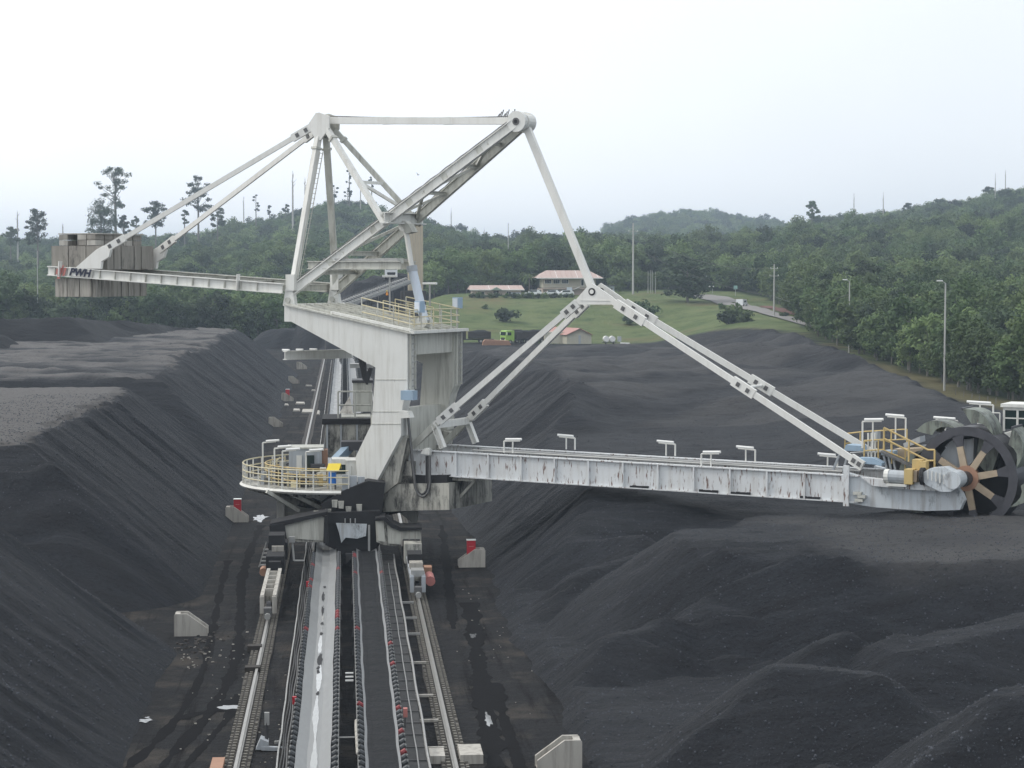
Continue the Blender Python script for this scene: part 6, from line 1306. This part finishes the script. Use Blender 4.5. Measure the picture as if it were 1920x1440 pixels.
# tall single trees on the ridges
def tall_tree(x, yt, yb, Y, crown_w, crown_h, n, label, seed, mat='leafdark', open_=.5, lean=0, bark='bark', nm='tall_tree', per=64):
    r_ = np.random.default_rng(seed); t = at(x, yt, Y); b = at(x, yb, Y); sc = Y / F; cw = crown_w * sc / 2; chh = crown_h * sc; g = zg(b[0], Y); z0 = min(g, b[2]) - .5; H_ = t[2] - z0
    o = tag(empty(nm, (b[0], Y, z0)), label, 'tree', 'single trees on the ridges'); tr = MB(); top = np.array([lean, 0, H_ - chh * .12]); r0 = max(.18, H_ * .011); mid_ = np.array([lean * .3, 0, H_ - chh]); tr.cyl((0, 0, 0), mid_, r0 * 1.3, 7, r0 * .8); tr.cyl(mid_, top, r0 * .8, 6, r0 * .2); cs = []; rad = []
    for k in range(n):
        a = r_.uniform(0, 6.28); q = r_.random() ** .6; zz = r_.uniform(0, 1); env = math.sin(math.pi * min(1, .18 + .8 * zz)) ** .6
        c = np.array([lean * (H_ - chh * (1 - zz)) / H_ + math.cos(a) * cw * q * env * .85, math.sin(a) * cw * q * env * .85, H_ - chh * (1 - zz) - chh * .06]); cs.append(c); rad.append(cw * r_.uniform(.22, .38) * (1.25 - open_)); s = mid_ + (top - mid_) * max(0, zz - .3); tr.cyl(s, c, r0 * .34, 4, r0 * .08)
    tr.obj('trunk', MAT[bark], o)
    if per: v, f_ = leaves(cs, rad, [per] * n, max(.3, Y / F * 1.7), r_, .6); link('crown', npmesh('crown', v, f_, MAT[mat]), o)
    return o
TT = [(71, 388, 468, 760, 50, 66, 40, 'bushy dark tree on the skyline left of the concrete counterweight', .35), (190, 372, 445, 800, 74, 72, 62, 'broad dark tree rising just above the concrete counterweight', .3), (217, 303, 450, 820, 82, 78, 34, 'tallest open-crowned tree on the skyline above the counterweight', .62),
      (232, 398, 450, 815, 34, 50, 22, 'narrow tree under the tallest open-crowned tree', .4), (292, 376, 445, 900, 56, 46, 34, 'medium tree on the ridge between counterweight and back stays', .45), (256, 405, 450, 890, 24, 24, 12, 'small tree just right of the counterweight top', .4), (372, 328, 425, 950, 66, 62, 36, 'tall tree with broken crown crossed by the back stays', .5),
      (408, 388, 428, 960, 40, 34, 22, 'flat-topped tree right of the far back stay', .45), (346, 392, 425, 955, 24, 26, 12, 'small ragged tree between the two back stays', .45), (480, 361, 400, 1150, 18, 32, 9, 'slim tree on the hill shoulder left of the mast leg', .6), (627, 346, 380, 1150, 22, 22, 10, 'small tree on the hilltop between the mast legs', .5), (652, 350, 378, 1160, 20, 18, 10, 'small tree on the hilltop seen right of the mast legs', .5),
      (655, 316, 375, 1160, 16, 26, 8, 'slender tall tree on the hilltop near the mast strut', .6), (697, 328, 380, 1170, 14, 22, 8, 'slender tree on the hilltop between the mast struts', .6), (1522, 377, 412, 1000, 36, 30, 30, 'round pale tree standing above the right ridge', .5), (505, 385, 405, 1160, 16, 18, 9, 'low tree on the hill shoulder, second from the mast leg', .5), (535, 380, 400, 1170, 22, 16, 10, 'low tree on the hill shoulder, nearest the mast leg', .5), (20, 425, 460, 900, 46, 30, 24, 'low broad tree at the left edge of the skyline', .4),
      (1760, 372, 400, 1150, 40, 26, 26, 'flat crowned tree on the right ridge, left of the summit', .4), (1855, 350, 380, 1180, 36, 24, 24, 'crowned tree near the summit of the right ridge', .4), (1700, 378, 402, 1150, 30, 20, 18, 'low crowned tree along the right ridge', .4)]
for k, (x, yt, yb, Y, cw, ch, n, lab, op) in enumerate(TT): tall_tree(x, yt, yb, Y, cw, ch, n, lab, 500 + k, 'leafdark' if k != 14 else 'leaf', op)
BT = [(549, 316, 395, 1000, 22, 34, 12, 'bleached bare tree on the hill left of the near mast leg'), (572, 330, 388, 1050, 10, 20, 6, 'thin bare tree just left of the near mast leg'), (457, 366, 402, 1100, 12, 18, 6, 'small bare tree on the hill shoulder'), (33, 392, 440, 900, 14, 22, 7, 'bare tree at the far left of the skyline'), (118, 418, 450, 900, 3, 6, 2, 'dead stump trunk left of the counterweight'), (1601, 360, 400, 1000, 8, 22, 5, 'bare dead tree on the right ridge'), (1656, 357, 398, 1000, 14, 26, 4, 'forked dead tree on the right ridge'),
      (1866, 322, 362, 1100, 10, 24, 5, 'bare dead tree near the right summit'), (1885, 317, 358, 1100, 5, 14, 3, 'straight dead trunk near the right summit'), (846, 388, 425, 1100, 6, 14, 3, 'dead trunk on the ridge below the jib'), (908, 425, 450, 1000, 6, 12, 3, 'short dead trunk on the low ridge'), (676, 338, 380, 1170, 5, 16, 3, 'dead trunk on the hilltop behind the mast struts')]
for k, (x, yt, yb, Y, cw, ch, n, lab) in enumerate(BT): tall_tree(x, yt, yb, Y, cw, ch, n, lab, 600 + k, open_=.5, bark='barkpale', nm='bare_tree', per=0)

# worker on the far conveyor walkway
p = at(725.5, 565, 352); zw = p[2]; o = tag(empty('person', (p[0], 352, zw), .4), 'person in an orange vest standing on the inclined conveyor behind the reclaimer deck', 'person')
def body(name, vs, es, rad, mat):
    me = bpy.data.meshes.new(name); me.from_pydata(vs, es, []); ob = link(name, me, o); me.materials.append(mat); md = ob.modifiers.new('skin', 'SKIN'); sk = me.skin_vertices[0].data
    for k, r in enumerate(rad): sk[k].radius = r if isinstance(r, tuple) else (r, r)
    sk[0].use_root = True; s = ob.modifiers.new('sub', 'SUBSURF'); s.levels = 1; s.render_levels = 1; return ob
vs = [(0, 0, .95), (0, 0, 1.2), (0, 0, 1.42), (0, 0, 1.52), (0, -.01, 1.62), (0, 0, 1.74), (-.2, 0, 1.40), (-.27, -.02, 1.12), (-.25, -.12, .88), (.2, 0, 1.40), (.27, -.02, 1.12), (.26, -.1, .88), (-.1, 0, .9), (-.11, -.02, .5), (-.12, .02, .08), (-.12, -.12, .04), (.1, 0, .9), (.11, -.02, .5), (.13, .02, .08), (.13, -.12, .04)]
body('body', vs, [(0, 1), (1, 2), (2, 3), (3, 4), (4, 5), (2, 6), (6, 7), (7, 8), (2, 9), (9, 10), (10, 11), (0, 12), (12, 13), (13, 14), (14, 15), (0, 16), (16, 17), (17, 18), (18, 19)], [(.16, .11), (.16, .11), (.18, .11), .06, .1, .08, .07, .05, .04, .07, .05, .04, .09, .07, .05, .04, .09, .07, .05, .04], flat('dark_work_clothes', (.03, .035, .05), .9))
MB().cyl((0, 0, 1.0), (0, 0, 1.46), .24, 12, .2).obj('vest', flat('orange_vest', (.75, .28, .03), .8, 0, .1), o); MB().cyl((0, 0, 1.66), (0, 0, 1.80), .15, 12, .08).obj('helmet', flat('yellow_helmet', (.75, .55, .05), .5, 0, .1), o)
MB().add([(0, 0, 1.64), (.09, -.09, 1.6), (-.09, -.09, 1.6), (.07, -.1, 1.5), (-.07, -.1, 1.5)], [(0, 2, 1), (1, 2, 4, 3)]).obj('face', flat('skin', (.3, .17, .1), .6, 0, .05), o)
# bird
p = at(784, 328, 380); o = tag(empty('bird', p, .6), 'small dark bird flying above the jib', 'bird'); MB().cyl((0, -.22, 0), (0, .05, .02), .05, 8, .07).cyl((0, .05, .02), (0, .25, .03), .07, 8, .03).obj('body', MAT['darksteel'], o, True)
for s, zt_ in ((-1, .42), (1, .12)): MB().add([(0, .08, .04), (0, -.1, .03), (s * .22, -.12, zt_ * .6), (s * .22, .08, zt_ * .6), (s * .42, -.08, zt_), (s * .4, -.02, zt_ + .01)], [(0, 1, 2, 3), (3, 2, 4, 5)]).obj('wing', MAT['darksteel'], o)
